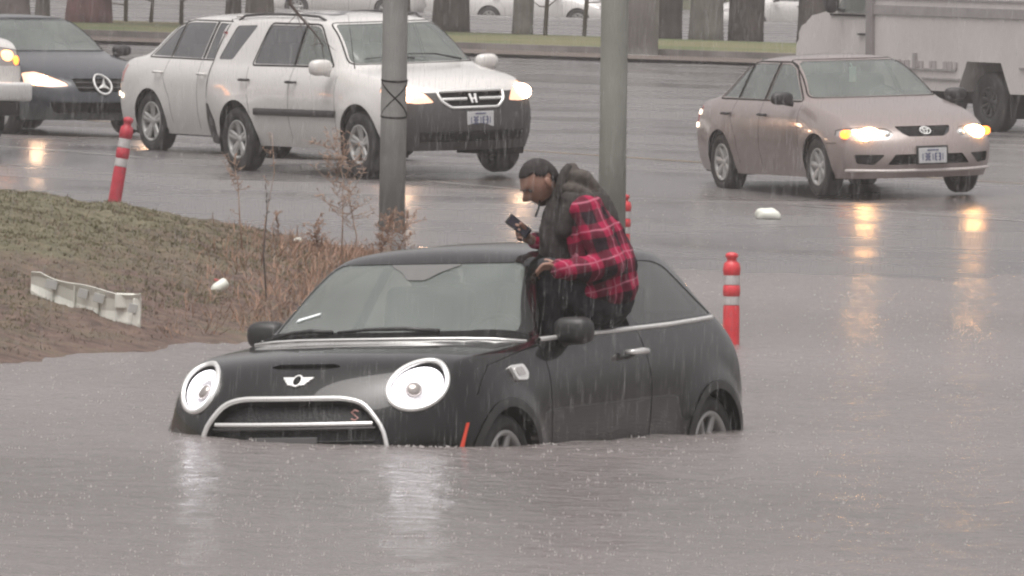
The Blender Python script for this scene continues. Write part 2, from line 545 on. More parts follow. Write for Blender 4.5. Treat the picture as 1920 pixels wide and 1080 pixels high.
front = lambda xmin: (lambda f: f.normal.x > .2 and f.calc_center_median().x > xmin)
def rear(xmax): return lambda f: f.normal.x < -.2 and f.calc_center_median().x < xmax
def sidef(s, zmin=.3): return lambda f: f.normal.y*s > .2 and f.calc_center_median().y*s > .3
def mir(poly): return [(-a, b) for a, b in poly]
def handle(parent, x, y, z, m, l=.19, s=1):
    bm = bmesh.new()
    add_tube(bm, [(x-l/2, y-.02*s, z), (x-l*.4, y+.025*s, z), (x, y+.032*s, z+.003), (x+l*.4, y+.025*s, z), (x+l/2, y-.02*s, z)], [.012, .014, .016, .014, .012], 8)
    return obj('door_handle', bm, m, parent)
def undertray(parent, x0, x1, w, z, m=seam_m):
    bm = bmesh.new(); add_box(bm, ((x0+x1)/2, 0, z), (x1-x0, 2*w, .1), bev=.03)
    return obj('underbody', bm, m, parent)

# ------------------------------------------------------------------ the flooded small car
def build_mini():
    t = empty('hatchback_car', (-.2225, 53.287, -.486), 'glossy black two door hatchback with ring headlights lit, sunk to its wheels in brown floodwater', 'car', rot=(.0553, .0116, 4.2843))
    st = [
     (1.60, side(.72, .20, .80, .36, .815, .53, .79, .70, .70, .84), 'h', .905, 2.4, 0),
     (1.45, side(.76, .20, .83, .36, .85, .55, .83, .74, .73, .89), 'h', .935, 2.4, 0),
     (1.15, side(.78, .20, .845, .36, .865, .58, .845, .77, .755, .915), 'h', .95, 2.6, 0),
     (.86, side(.78, .20, .845, .36, .865, .60, .85, .79, .765, .93), 'h', .958, 3, 0),
     (.66, side(.78, .20, .845, .36, .865, .60, .855, .80, .775, .945), 'c', .68, 1.01, 1.10),
     (.28, side(.78, .20, .845, .36, .865, .60, .855, .81, .78, .96), 'c', .545, 1.325, 1.375),
     (.02, side(.78, .20, .845, .36, .865, .60, .855, .81, .78, .98), 'c', .555, 1.345, 1.415),
     (-.6, side(.78, .20, .845, .36, .865, .60, .86, .82, .78, .99), 'c', .565, 1.345, 1.425),
     (-1.15, side(.78, .20, .845, .36, .865, .60, .85, .83, .765, 1.0), 'c', .55, 1.33, 1.408),
     (-1.45, side(.77, .20, .84, .36, .86, .60, .845, .83, .75, 1.0), 'c', .515, 1.305, 1.385),
     (-1.57, side(.77, .20, .835, .38, .855, .60, .84, .83, .74, 1.0), 'c', .53, 1.23, 1.28),
     (-1.69, side(.76, .22, .815, .38, .84, .60, .82, .83, .72, .97), 'h', 1.03, 3, 0)]
    c = shell(st, [.30, .40, .40, .33, .13], [.08, .14, .14, .12, .04], level=3, bowp=2.6,
              flare=((1.2475, .31, .335, .022), (-1.2475, .31, .335, .025)))
    # glass
    for s in (1, -1):
        door = round_poly([(.62, .975), (.255, 1.285), (.10, 1.318), (-.42, 1.322), (-.42, .99)], [.02, .05, .05, .03, .03])
        quarter = round_poly([(-.50, .995), (-.50, 1.322), (-1.18, 1.302), (-1.33, 1.27), (-1.54, 1.02)], [.03, .03, .05, .05, .03])
        f = carve(c, door, 'xz', sidef(s))
        if s == 1: hole(c, f, .03)                       # the driver's window is wound down
        else: detach(c, f, 'side_window', glass_m, t)
        f = carve(c, quarter, 'xz', sidef(s)); detach(c, f, 'side_window', mat('quarter_glass', (.07, .075, .07), .06, spec=.8, coat=1, bump=.05, bscale=120, alpha=.6), t)
    f = carve(c, round_poly([(-.675, .985), (.675, .985), (.515, 1.33), (-.515, 1.33)], .06), 'yz', front(.0))
    detach(c, f, 'windscreen', glass_m, t)
    f = carve(c, round_poly([(-.6, 1.03), (.6, 1.03), (.46, 1.28), (-.46, 1.28)], .05), 'yz', rear(-1.3)); detach(c, f, 'rear_window', glass_dark, t)
    # headlights
    for s in (1, -1):
        e = ellipse(.585*s, .765, .114, .106, 26)
        f = carve(c, e, 'yz', front(1.2)); lens = detach(c, f, 'headlight', lamp_inner, t, push=.03, lip=.04)
        ribbon(c, 'headlight_bezel', ellipse(.585*s, .765, .122, .113, 40), 'yz', 1, .022, chrome_soft, t, off=.004, thick=.012, closed=True, step=.012)
        ribbon(c, 'light_ring', ellipse(.585*s, .765, .092, .085, 40), 'yz', 1, .036, lamp_white, lens, off=-.016, thick=.008, closed=True, step=.012)
        q, n = surf(c, 'yz', .575*s, .762, 1)
        bm = bmesh.new(); rot = Vector((0, 0, 1)).rotation_difference(n).to_matrix()
        add_lathe(bm, [(.042, -.02), (.040, .0), (.028, .010), (.001, .014)], 'z', q - n*.02, 20, rot)
        obj('projector_lens', bm, mat('projector', (.35, .32, .30), .1, coat=1, metal=.5), lens)
    # grille
    g = round_poly([(-.275, .700), (.275, .700), (.37, .675), (.465, .56), (.495, .40), (-.495, .40), (-.465, .56), (-.37, .675)], [.0, .0, .05, .05, .05, .05, .05, .05])
    f = carve(c, g, 'yz', front(1.3)); gr = detach(c, f, 'grille', mat('grille_mesh', (.012, .012, .013), .5, bump=.6, bscale=60), t, push=.045, lip=.05)
    ribbon(c, 'grille_surround', round_poly([(-.27, .712), (.27, .712), (.375, .688), (.478, .57), (.508, .40), (-.508, .40), (-.478, .57), (-.375, .688)], .06), 'yz', 1, .021, chrome_soft, t, off=.004, thick=.012, closed=True)
    ribbon(c, 'grille_bar', [(-.425, .595), (.425, .595)], 'yz', 1, .020, chrome_soft, gr, off=-.022, thick=.02)
    ribbon(c, 'grille_bar', [(-.44, .572), (.44, .572)], 'yz', 1, .016, plastic_dark, gr, off=-.026, thick=.02)
    bm = bmesh.new()
    for k in range(5):
        ribbon(c, '', [(-.44, .512-.022*k), (.44, .512-.022*k)], 'yz', 1, .006, None, None, off=-.042, thick=.012, bm=bm)
    obj('grille_slats', bm, plastic_dark, gr)
    bm = bmesh.new()                          # the S shaped badge in the grille
    q, n = surf(c, 'yz', .335, .640, 1); q = q - n*.028
    pts = [(.020, .018), (.0, .024), (-.018, .014), (.0, .0), (.018, -.014), (.0, -.024), (-.020, -.018)]
    add_tube(bm, [q + Vector((0, a, b)) + n*.01 for a, b in pts], .004, 6)
    obj('badge', bm, mat('badge_red', (.5, .25, .22), .4), gr)
    q, n = surf(c, 'yz', .0, .47, 1)
    bm = bmesh.new(); add_box(bm, (q.x-.01, .0, .475), (.012, .34, .11), bev=.003); obj('plate_holder', bm, mat('blank_plate', (.10, .10, .10), .5), gr)
    # bonnet scoop, wings badge
    f = carve(c, round_poly([(-.19, .862), (-.15, .876), (.15, .876), (.19, .862), (.12, .850), (-.12, .850)], .01), 'yz', lambda f: f.calc_center_median().x > 1.2 and f.normal.z > .05)
    detach(c, f, 'bonnet_scoop', seam_m, t, push=.02, lip=.02)
    bm = bmesh.new(); z0 = .795
    for s in (1, -1):
        for k in range(3):
            patch(c, '', [(s*.022, z0+.016-.013*k), (s*(.082-.014*k), z0+.017-.012*k), (s*(.074-.014*k), z0+.007-.012*k), (s*.022, z0+.005-.013*k)][::s], 'yz', 1, None, None, bm=bm, off=.003)
    ribbon(c, '', ellipse(0, z0, .024, .024, 18), 'yz', 1, .010, None, None, closed=True, bm=bm, step=.01, off=.006)
    bd = obj('wing_badge', bm, chrome_soft, t, smooth=False)
    patch(c, 'badge_disc', ellipse(0, z0, .018, .018, 14), 'yz', 1, seam_m, bd, off=.006)
    # chrome belt line
    for s in (1, -1):
        ribbon(c, 'belt_trim', [(.66, .953), (.0, .968), (-.9, .982), (-1.5, 1.0)], 'xz', s, .020, chrome_soft, t, off=.003, thick=.009)
        # seams: door, bonnet shutline
        for pts in ([(-.46, .96), (-.47, .7), (-.44, .45), (-.40, .28)], [(.70, .95), (.74, .7), (.74, .28)], [(.70, .93), (1.0, .895), (1.3, .85), (1.42, .78), (1.50, .71)]):
            ribbon(c, 'panel_seam', pts, 'xz', s, .007, seam_m, t, off=.0005, thick=.0006)
        # side scuttle on the wing
        a = patch(c, 'side_repeater', round_poly([(1.13, .835), (.99, .84), (.97, .80), (1.0, .765), (1.11, .765)], .015), 'xz', s, chrome_soft, t, off=.004, thick=.012)
        patch(c, 'repeater_lens', round_poly([(1.10, .822), (1.02, .825), (1.01, .79), (1.09, .785)], .01), 'xz', s, lamp_lens, a, off=.014, thick=.006)
        if s == 1: patch(c, 'side_marker', round_poly([(1.655, .44), (1.640, .44), (1.600, .58), (1.612, .58)], .003), 'xz', s, mat('marker_orange', (.60, .06, .03), .3), t, off=.004)
        handle(t, -.27, .868*s, .865, chrome_soft, .20, s)
        mirror(t, .42, .84*s, .99, plastic_dark, (.08, .100, .070), .10)
    cw = ((.735, -.74), (.80, -.60), (.845, -.45), (.875, -.22), (.885, 0), (.875, .22), (.845, .45), (.80, .60), (.735, .74))
    bm = bmesh.new(); P = [surf(c, 'xy', x+.030, y, 1) for x, y in cw]
    add_tube(bm, [q+n*.003 for q, n in P], .0070, 8); obj('cowl_trim', bm, chrome_soft, t)
    ribbon(c, 'cowl_panel', [(x-.028, y*.98) for x, y in cw], 'xy', 1, .10, seam_m, t, off=.001, thick=.003)
    for (y0, y1) in ((.30, -.25), (-.28, -.62)):
        bm = bmesh.new(); P = [surf(c, 'xy', .835-.03*(yy/.6)**2, yy, 1) for yy in (y0, (y0*2+y1)/3, (y0+2*y1)/3, y1)]
        add_tube(bm, [q+n*k for (q, n), k in zip(P, (.018, .030, .028, .016))], [.012, .012, .010, .007], 6)
        obj('wiper', bm, plastic_dark, t)
    patch(c, 'sensor_cover', round_poly([(-.20, 1.325), (-.10, 1.285), (-.05, 1.25), (.05, 1.25), (.10, 1.285), (.20, 1.325)], .02), 'yz', 1, mat('sensor_tint', (.13, .13, .125), .15, coat=1), t, off=.001, thick=.001)
    # roof rear aerial, sticker on the screen, mirror inside
    bm = bmesh.new(); q, n = surf(c, 'yz', -.50, 1.085, 1)
    b0 = [(-.555, 1.055), (-.44, 1.088), (-.435, 1.098), (-.55, 1.068)]
    patch(c, 'screen_sticker', b0, 'yz', 1, mat('sticker_white', (.8, .85, .85), .4), t, off=.004, thick=.001)
    bm = bmesh.new(); add_blob(bm, (.16, 0, 1.25), (.02, .11, .035), 3); add_tube(bm, [(.16, 0, 1.26), (.18, 0, 1.31)], .012)
    obj('rear_view_mirror', bm, cabin_m, t)
    for x in (1.2475, -1.2475): arch(c, x, .31, .335, .045, plastic_dark, t)
    finish(c, 'body', paint_black, t)
    well(1.2475, .31, .35, .5, .83, t); well(-1.2475, .31, .35, .5, .83, t)
    for x in (1.2475, -1.2475):
        for s in (1, -1): wheel(x, .745*s, .308, .308, .20, .225, 'ten', t)
    undertray(t, -1.7, 1.75, .70, .24)
    interior(t, [-.25, -.95], .38, .62, .62, .92)
    return t
# ------------------------------------------------------------------ sport utility vehicle
def build_suv():
    t = empty('sport_utility_vehicle', (-1.494, 110.495, .157), 'white five door sport utility vehicle with grey bumpers, partly behind the slim pole', 'car', 'cars crawling along the wet road', rot=(.053, -.009, -1.05))
    st = [
     (1.93, side(.74, .28, .80, .42, .82, .60, .80, .78, .72, .93), 'h', .985, 2.6, 0),
     (1.70, side(.76, .28, .84, .42, .87, .62, .85, .86, .76, 1.00), 'h', 1.06, 2.8, 0),
     (1.35, side(.78, .28, .85, .44, .885, .68, .87, .90, .775, 1.04), 'h', 1.105, 3, 0),
     (1.08, side(.78, .28, .85, .44, .885, .68, .87, .92, .79, 1.07), 'h', 1.135, 3, 0),
     (.86, side(.78, .28, .85, .44, .885, .68, .87, .93, .795, 1.08), 'c', .69, 1.21, 1.30),
     (.36, side(.78, .28, .85, .44, .885, .68, .87, .93, .80, 1.085), 'c', .61, 1.53, 1.60),
     (.10, side(.78, .28, .85, .44, .885, .68, .87, .93, .80, 1.085), 'c', .62, 1.56, 1.645),
     (-.8, side(.78, .28, .85, .44, .885, .68, .87, .93, .80, 1.09), 'c', .63, 1.57, 1.675),
     (-1.6, side(.78, .28, .85, .44, .885, .68, .87, .93, .80, 1.10), 'c', .62, 1.56, 1.65),
     (-1.95, side(.77, .28, .84, .44, .87, .68, .86, .93, .79, 1.10), 'c', .60, 1.52, 1.61),
     (-2.10, side(.75, .30, .81, .46, .84, .68, .83, .93, .77, 1.09), 'c', .59, 1.47, 1.54)]
    c = shell(st, [.26, .36, .33, .26, .12], [.04, .10, .08, .06, .05, .04, .03, .02, .0], mr=8, level=2,
              flare=((1.31, .34, .40, .02), (-1.31, .34, .40, .02)))
    for s in (1, -1):
        A = round_poly([(.62, 1.135), (.13, 1.525), (-.12, 1.53), (-.14, 1.13)], [.02, .09, .02, .02])
        B = round_poly([(-.20, 1.13), (-.18, 1.53), (-.92, 1.53), (-1.06, 1.13)], [.02, .02, .06, .05])
        Q = round_poly([(-1.56, 1.165), (-1.20, 1.525), (-1.68, 1.515), (-1.88, 1.165)], .04)
        f = carve(c, A, 'xz', sidef(s)); detach(c, f, 'side_window', glass_m, t)
        f = carve(c, B, 'xz', sidef(s)); detach(c, f, 'side_window', glass_dark, t)
        f = carve(c, Q, 'xz', sidef(s)); detach(c, f, 'side_window', glass_dark, t)
        ribbon(c, 'window_trim', round_poly([(.65, 1.12), (.14, 1.545), (-.92, 1.55), (-1.09, 1.115)], [.02, .09, .07, .05]), 'xz', s, .02, seam_m, t, closed=True, off=.001)
        ribbon(c, 'pillar_trim', [(-.17, 1.13), (-.15, 1.54)], 'xz', s, .055, seam_m, t, off=.002, thick=.003)
        ribbon(c, 'side_moulding', [(.86, .64), (-.88, .64)], 'xz', s, .075, plastic_grey, t, off=.004, thick=.02)
        handle(t, -.10, .873*s, .955, plastic_dark, .17, s); handle(t, -1.12, .873*s, .965, plastic_dark, .17, s)
        for pts in ([(-.17, 1.10), (-.17, .36)], [(.80, 1.03), (.83, .7), (.83, .36)], [(-.98, .62), (-1.06, .80), (-1.15, 1.10)]):
            ribbon(c, 'panel_seam', pts, 'xz', s, .007, seam_m, t, off=.0005, thick=.0006)
        mirror(t, .74, .98*s, 1.12, paint_white if 1 else plastic_dark, (.08, .125, .085), .1)
        e = round_poly([(.86*s, .80), (.80*s, .95), (.68*s, .965), (.50*s, .86), (.43*s, .765), (.60*s, .755)], .03)
        f = carve(c, e, 'yz', front(1.4)); h = detach(c, f, 'headlight', lens_lit, t, push=.006)
        q, n = surf(c, 'yz', .68*s, .85, 1); bm = bmesh.new()
        add_blob(bm, q - n*.02, (.05, .13, .085), 2); obj('bulb_glow', bm, lamp_warm, h)
        q, n = surf(c, 'yz', .80*s, .83, 1); bm = bmesh.new()
        add_blob(bm, q - n*.01, (.03, .04, .05), 2); obj('indicator', bm, lamp_amber, h)
    f = carve(c, round_poly([(-.70, 1.155), (.70, 1.155), (.57, 1.545), (-.57, 1.545)], .05), 'yz', front(.1)); detach(c, f, 'windscreen', glass_m, t)
    ribbon(c, 'windscreen_seal', round_poly([(-.715, 1.145), (.715, 1.145), (.585, 1.56), (-.585, 1.56)], .05), 'yz', 1, .018, seam_m, t, closed=True, off=.001)
    g = round_poly([(-.36, .865), (.36, .865), (.34, .78), (.26, .715), (-.26, .715), (-.34, .78)], .03)
    f = carve(c, g, 'yz', front(1.6)); gr = detach(c, f, 'grille', seam_m, t, push=.03, lip=.03)
    ribbon(c, 'grille_surround', round_poly([(-.385, .872), (.385, .872), (.36, .775), (.27, .705), (-.27, .705), (-.36, .775)], .03), 'yz', 1, .026, chrome_soft, t, off=.006, thick=.014, closed=True)
    ribbon(c, 'grille_bar', [(-.35, .797), (-.07, .797)], 'yz', 1, .028, chrome_soft, gr, off=-.004, thick=.012)
    ribbon(c, 'grille_bar', [(.07, .797), (.35, .797)], 'yz', 1, .028, chrome_soft, gr, off=-.004, thick=.012)
    bm = bmesh.new()
    for s in (1, -1): patch(c, '', [(s*.045, .84), (s*.018, .84), (s*.012, .75), (s*.032, .75)], 'yz', 1, None, None, bm=bm, off=.01)
    patch(c, '', [(-.016, .80), (.016, .80), (.016, .785), (-.016, .785)], 'yz', 1, None, None, bm=bm, off=.009)
    obj('emblem', bm, chrome_soft, t, smooth=False)
    for x in (1.31, -1.31): arch(c, x, .35, .405, 0, None, t)
    f = carve(c, [(1.80, .0), (2.7, .0), (2.7, .862), (1.97, .862), (1.86, .72), (1.80, .55)], 'xz', lambda f: f.calc_center_median().x > 1.7 and f[c.lip] == 0)
    detach(c, f, 'front_bumper', plastic_grey, t, push=-.006, lip=0)
    f = carve(c, [(-2.5, .0), (-1.78, .0), (-1.82, .52), (-1.95, .70), (-2.5, .74)], 'xz', lambda f: f.calc_center_median().x < -1.7 and f[c.lip] == 0)
    detach(c, f, 'rear_bumper', plastic_grey, t, push=-.006, lip=0)
    q, n = surf(c, 'yz', 0, .60, 1); plate(t, (q.x+.012, .03, .59), .305, .155)
    bm = bmesh.new()
    ribbon(c, '', [(-.60, .42), (.60, .42)], 'yz', 1, .11, None, None, bm=bm, off=.004); obj('lower_intake', bm, seam_m, t)
    # roof: sunroof and rails
    for s in (1, -1):
        bm = bmesh.new(); P = [surf(c, 'xy', x, .56*s, 1) for x in (.12, 0, -.4, -.8, -1.2, -1.6, -1.75)]
        add_tube(bm, [q+n*(.0 if k in (0, 6) else .035) for k, (q, n) in enumerate(P)], .014, 8); obj('roof_rail', bm, plastic_dark, t)
    for s in (1, -1): ribbon(c, 'tailgate_seam', [(-1.90, 1.53), (-2.00, 1.20), (-2.03, .76)], 'xz', s, .028, seam_m, t, off=.002, thick=.002)
    patch(c, 'sunroof', round_poly([(-.05, -.36), (-.05, .36), (-.75, .36), (-.75, -.36)], .06), 'xy', 1, glass_dark, t, off=.001, thick=.004)
    bm = bmesh.new(); q, n = surf(c, 'xy', -1.9, 0, 1); add_box(bm, q+Vector((-.06, 0, .0)), (.16, .9, .03), bev=.012); obj('spoiler', bm, paint_white, t)
    bm = bmesh.new()
    for (y0, y1) in ((.50, -.10), (-.05, -.58)):
        q0, n0 = surf(c, 'xy', 1.05, y0, 1); q1, n1 = surf(c, 'xy', .96, y1, 1)
        add_tube(bm, [q0+n0*.02, (q0+q1)/2+n0*.05, q1+n1*.02], [.012, .01, .007], 6)
    obj('wiper', bm, plastic_dark, t)
    bm = bmesh.new(); q, n = surf(c, 'xy', 1.0, -.72, 1); add_tube(bm, [q, q+Vector((-.12, 0, .55))], [.006, .002], 5); obj('aerial', bm, plastic_dark, t)
    for s in (1, -1):
        patch(c, 'tail_light', round_poly([(.60*s, 1.0), (.76*s, 1.0), (.64*s, 1.45), (.56*s, 1.45)], .02), 'yz', -1, red_lens, t)
    finish(c, 'body', paint_white, t)
    well(1.31, .35, .41, .5, .85, t); well(-1.31, .35, .41, .5, .85, t)
    for x in (1.31, -1.31):
        for s in (1, -1): wheel(x, .77*s, .338, .338, .21, .205, 'five', t)
    undertray(t, -1.95, 1.95, .72, .36)
    interior(t, [-.15, -1.0], .50, .66, .86, 1.06)
    return t
# ------------------------------------------------------------------ four door saloons
def build_saloon(name, loc, yaw, label, paint, scale=(1, 1, 1), o={}):
    t = empty(name, loc, label, 'car', o.get('group', 'cars crawling along the wet road'), rot=(o.get('roll', 0), o.get('pitch', 0), yaw))
    SX, SY, SZ = scale
    Z = lambda p: [(a*SX, b*SZ) for a, b in p]
    Yf = lambda p: [(a*SY, b*SZ) for a, b in p]
    st = [
     (1.83, side(.73, .19, .79, .32, .81, .46, .78, .60, .69, .70), 'h', .735, 2.6, 0),
     (1.60, side(.76, .19, .82, .34, .84, .52, .82, .69, .735, .79), 'h', .84, 2.6, 0),
     (1.25, side(.77, .19, .83, .36, .855, .56, .835, .76, .755, .865), 'h', .92, 2.8, 0),
     (.92, side(.77, .19, .83, .36, .855, .56, .84, .78, .765, .91), 'h', .965, 3, 0),
     (.68, side(.77, .19, .83, .36, .855, .56, .845, .79, .77, .92), 'c', .68, 1.04, 1.11),
     (.22, side(.77, .19, .83, .36, .855, .56, .845, .79, .77, .925), 'c', .57, 1.30, 1.355),
     (-.05, side(.77, .19, .83, .36, .855, .56, .845, .79, .77, .93), 'c', .58, 1.325, 1.395),
     (-.75, side(.77, .19, .83, .36, .855, .56, .845, .79, .77, .93), 'c', .575, 1.32, 1.395),
     (-1.08, side(.77, .19, .83, .36, .855, .56, .84, .80, .765, .935), 'c', .565, 1.27, 1.345),
     (-1.42, side(.77, .19, .83, .36, .85, .56, .835, .80, .76, .94), 'c', .63, 1.07, 1.13),
     (-1.62, side(.76, .20, .825, .36, .845, .56, .83, .80, .75, .935), 'h', .98, 3, 0),
     (-1.95, side(.73, .22, .79, .36, .81, .56, .79, .76, .71, .91), 'h', .96, 3, 0)]
    c = shell(st, o.get('nose', [.26, .36, .33, .27, .12]), [.12, .24, .24, .20, .08], level=2, scale=scale,
              flare=((1.23*SX, .30*SZ, .34, .012), (-1.23*SX, .30*SZ, .34, .012)))
    sg = o.get('side_glass', glass_m)
    for s in (1, -1):
        wins = [round_poly([(-1.33, .962), (-1.04, 1.235), (-.93, 1.27), (-.93, .957)], [.015, .04, .02, .02]),
                round_poly([(-.885, .957), (-.885, 1.285), (-.78, 1.30), (-.24, 1.305), (-.26, .952)], .02),
                round_poly([(-.18, .952), (-.16, 1.305), (.05, 1.30), (.20, 1.26), (.66, .955)], [.02, .02, .03, .03, .02])]
        for k, w in enumerate(wins):
            f = carve(c, Z(w), 'xz', sidef(s)); detach(c, f, 'side_window', sg, t)
        ribbon(c, 'window_trim', Z(round_poly([(.71, .94), (.21, 1.285), (.05, 1.322), (-.78, 1.322), (-1.05, 1.26), (-1.39, .945)], .05)), 'xz', s, .018, seam_m, t, closed=True, off=.001)
        for x0, x1, w in ((-.22, -.20, .05), (-.905, -.905, .035)): ribbon(c, 'pillar_trim', Z([(x0, .955), (x1, 1.31)]), 'xz', s, w, seam_m, t, off=.002, thick=.003)
        for pts in ([(-.22, .93), (-.20, .7), (-.2, .25)], [(.74, .90), (.80, .6), (.80, .25)], [(-.91, .93), (-.95, .75), (-.80, .55), (-.76, .3)]):
            ribbon(c, 'panel_seam', Z(pts), 'xz', s, .007, seam_m, t, off=.0005, thick=.0006)
        for x in (-.10, -1.04): handle(t, x*SX, .848*SY*s, .80*SZ, o.get('handle', plastic_dark), .15, s)
        mirror(t, .66*SX, .95*SY*s, .975*SZ, o.get('mirror', plastic_dark), (.065, .115, .065), .12)
    f = carve(c, Yf(round_poly([(-.675, .985), (.675, .985), (.535, 1.33), (-.535, 1.33)], .05)), 'yz', front(.05)); detach(c, f, 'windscreen', glass_m, t)
    ribbon(c, 'windscreen_seal', Yf(round_poly([(-.69, .975), (.69, .975), (.55, 1.345), (-.55, 1.345)], .05)), 'yz', 1, .016, seam_m, t, closed=True, off=.001)
    f = carve(c, Yf(round_poly([(-.62, 1.02), (.62, 1.02), (.52, 1.29), (-.52, 1.29)], .05)), 'yz', rear(-.8)); detach(c, f, 'rear_window', glass_dark, t)
    kind = o.get('front')
    if kind == 'beige':
        for s in (1, -1):
            e = Yf(round_poly([(.815*s, .60), (.80*s, .675), (.68*s, .695), (.40*s, .685), (.335*s, .64), (.40*s, .575), (.70*s, .565)], .03))
            f = carve(c, e, 'yz', front(1.2)); h = detach(c, f, 'headlight', lamp_lens, t, push=.008)
            q, n = surf(c, 'yz', .57*s, .632, 1); bm = bmesh.new(); add_blob(bm, q - n*.01, (.05, .12, .070), 2); obj('bulb_glow', bm, mat('headlight_bright', (.9, .8, .7), .2, emit=(1, .50, .19), estr=30), h)
            q, n = surf(c, 'yz', .755*s, .632, 1); bm = bmesh.new(); add_blob(bm, q - n*.005, (.05, .06, .045), 2.4); obj('indicator', bm, lamp_amber, h)
            q, n = surf(c, 'yz', .40*s, .63, 1); bm = bmesh.new(); add_blob(bm, q - n*.012, (.03, .035, .035), 2); obj('reflector_bowl', bm, chrome_soft, h)
        g = round_poly([(-.30, .700), (.30, .700), (.255, .632), (.19, .598), (-.19, .598), (-.255, .632)], .02)
        f = carve(c, g, 'yz', front(1.5)); gr = detach(c, f, 'grille', mat('grille_dark', (.03, .03, .035), .6), t, push=.02)
        bm = bmesh.new()
        for k in range(5): ribbon(c, '', [(-.27+.02*k, .688-.019*k), (.27-.02*k, .688-.019*k)], 'yz', 1, .005, None, None, bm=bm, off=-.012, thick=.01)
        obj('grille_slats', bm, plastic_grey, gr)
        bm = bmesh.new(); ribbon(c, '', ellipse(0, .650, .055, .034, 20), 'yz', 1, .010, None, None, closed=True, bm=bm, off=.004, thick=.008, step=.01)
        ribbon(c, '', ellipse(0, .655, .022, .028, 14), 'yz', 1, .008, None, None, closed=True, bm=bm, off=.004, thick=.008, step=.01)
        ribbon(c, '', ellipse(0, .668, .042, .012, 14), 'yz', 1, .008, None, None, closed=True, bm=bm, off=.004, thick=.008, step=.01)
        obj('emblem', bm, chrome_soft, t, smooth=False)
        f = carve(c, round_poly([(-.36, .425), (.36, .425), (.44, .325), (-.44, .325)], .015), 'yz', front(1.5)); detach(c, f, 'lower_intake', seam_m, t, push=.04, lip=.04)
        for s in (1, -1):
            f = carve(c, round_poly([(s*.46, .425), (s*.72, .43), (s*.70, .34), (s*.56, .325)], .02), 'yz', front(1.3)); detach(c, f, 'fog_lamp_recess', plastic_dark, t, push=.04, lip=.04)
        ribbon(c, 'bumper_lip', [(-.76, .275), (-.4, .268), (.4, .268), (.76, .275)], 'yz', 1, .026, mat('pale_lip', (.55, .50, .48), .3, coat=.6), t, off=.004, thick=.022)
        q, n = surf(c, 'yz', 0, .41, 1)
        bm = bmesh.new(); add_box(bm, (q.x+.012, .01, .415), (.02, .34, .185), bev=.006); obj('plate_holder', bm, plastic_dark, t)
        plate(t, (q.x+.026, .01, .41), .30, .15)
        ribbon(c, 'bumper_line', [(1.70, .545), (1.52, .54)], 'xz', -1, .006, seam_m, t, off=.001)
        # tag hanging behind the screen
        bm = bmesh.new(); add_box(bm, (.33, -.03, 1.19), (.004, .075, .15), bev=.001); add_tube(bm, [(.33, -.03, 1.26), (.26, -.02, 1.30)], .006, 6)
        obj('parking_tag', bm, mat('tag_green', (.45, .75, .60), .5, emit=(.5, .8, .65), estr=0), t)
    elif kind == 'star':
        for s in (1, -1):
            e = Yf(round_poly([(.80*s, .60), (.77*s, .74), (.66*s, .76), (.42*s, .63), (.40*s, .59), (.60*s, .575)], .03))
            f = carve(c, e, 'yz', front(1.2)); h = detach(c, f, 'headlight', lens_lit, t, push=.008)
            q, n = surf(c, 'yz', .66*s*SY, .66*SZ, 1); bm = bmesh.new(); add_blob(bm, q - n*.01, (.04, .11, .055), 2); obj('bulb_glow', bm, lamp_warm, h)
        f = carve(c, Yf(round_poly([(-.34, .675), (.34, .675), (.30, .52), (-.30, .52)], .03)), 'yz', front(1.4)); gr = detach(c, f, 'grille', seam_m, t, push=.02)
        for zz in (.63, .57):
            ribbon(c, 'grille_bar', Yf([(-.31, zz), (.31, zz)]), 'yz', 1, .02, plastic_grey, gr, off=-.01, thick=.01)
        bm = bmesh.new(); zc = .60*SZ
        ribbon(c, '', ellipse(0, zc, .105, .105, 28), 'yz', 1, .022, None, None, closed=True, bm=bm, off=.012, thick=.012, step=.02)
        q, n = surf(c, 'yz', 0, zc, 1)
        for a in (90, 210, 330):
            d = Vector((0, math.cos(R(a)), math.sin(R(a)))); p = Vector((0, -d.z, d.y)); q2 = q + Vector((.03, 0, 0))
            v = [q2 + p*.022, q2 + d*.098, q2 - p*.022, q2 + Vector((.012, 0, 0))]
            w = [bm.verts.new(k) for k in v]
            bm.faces.new((w[0], w[1], w[3])); bm.faces.new((w[1], w[2], w[3])); bm.faces.new((w[2], w[1], w[0]))
        obj('star_emblem', bm, chrome_soft, t, smooth=False)
        f = carve(c, Yf(round_poly([(-.62, .40), (.62, .40), (.56, .27), (-.56, .27)], .02)), 'yz', front(1.4)); detach(c, f, 'lower_intake', seam_m, t, push=.03)
    else:
        for s in (1, -1):
            e = Yf(round_poly([(.80*s, .60), (.78*s, .70), (.45*s, .69), (.40*s, .60)], .03))
            f = carve(c, e, 'yz', front(1.2)); detach(c, f, 'headlight', lamp_lens, t, push=.008)
        f = carve(c, Yf(round_poly([(-.32, .68), (.32, .68), (.24, .60), (-.24, .60)], .02)), 'yz', front(1.4)); detach(c, f, 'grille', seam_m, t, push=.02)
        f = carve(c, Yf(round_poly([(-.5, .42), (.5, .42), (.46, .30), (-.46, .30)], .02)), 'yz', front(1.4)); detach(c, f, 'lower_intake', seam_m, t, push=.02)
    for s in (1, -1):
        tl = patch(c, 'tail_light', Z(round_poly([(-1.82, .86), (-2.0, .86), (-2.03, .70), (-1.88, .68)], .02)), 'xz', s, red_lens if kind != 'plain_white' else mat('pink_lens', (.5, .2, .18), .2, coat=1), t, off=.002)
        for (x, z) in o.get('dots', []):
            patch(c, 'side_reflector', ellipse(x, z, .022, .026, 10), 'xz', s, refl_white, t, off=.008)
    for x in (1.23*SX, -1.23*SX): arch(c, x, .30*SZ, .335*SZ+o.get('ar', 0), 0, None, t)
    finish(c, 'body', paint, t)
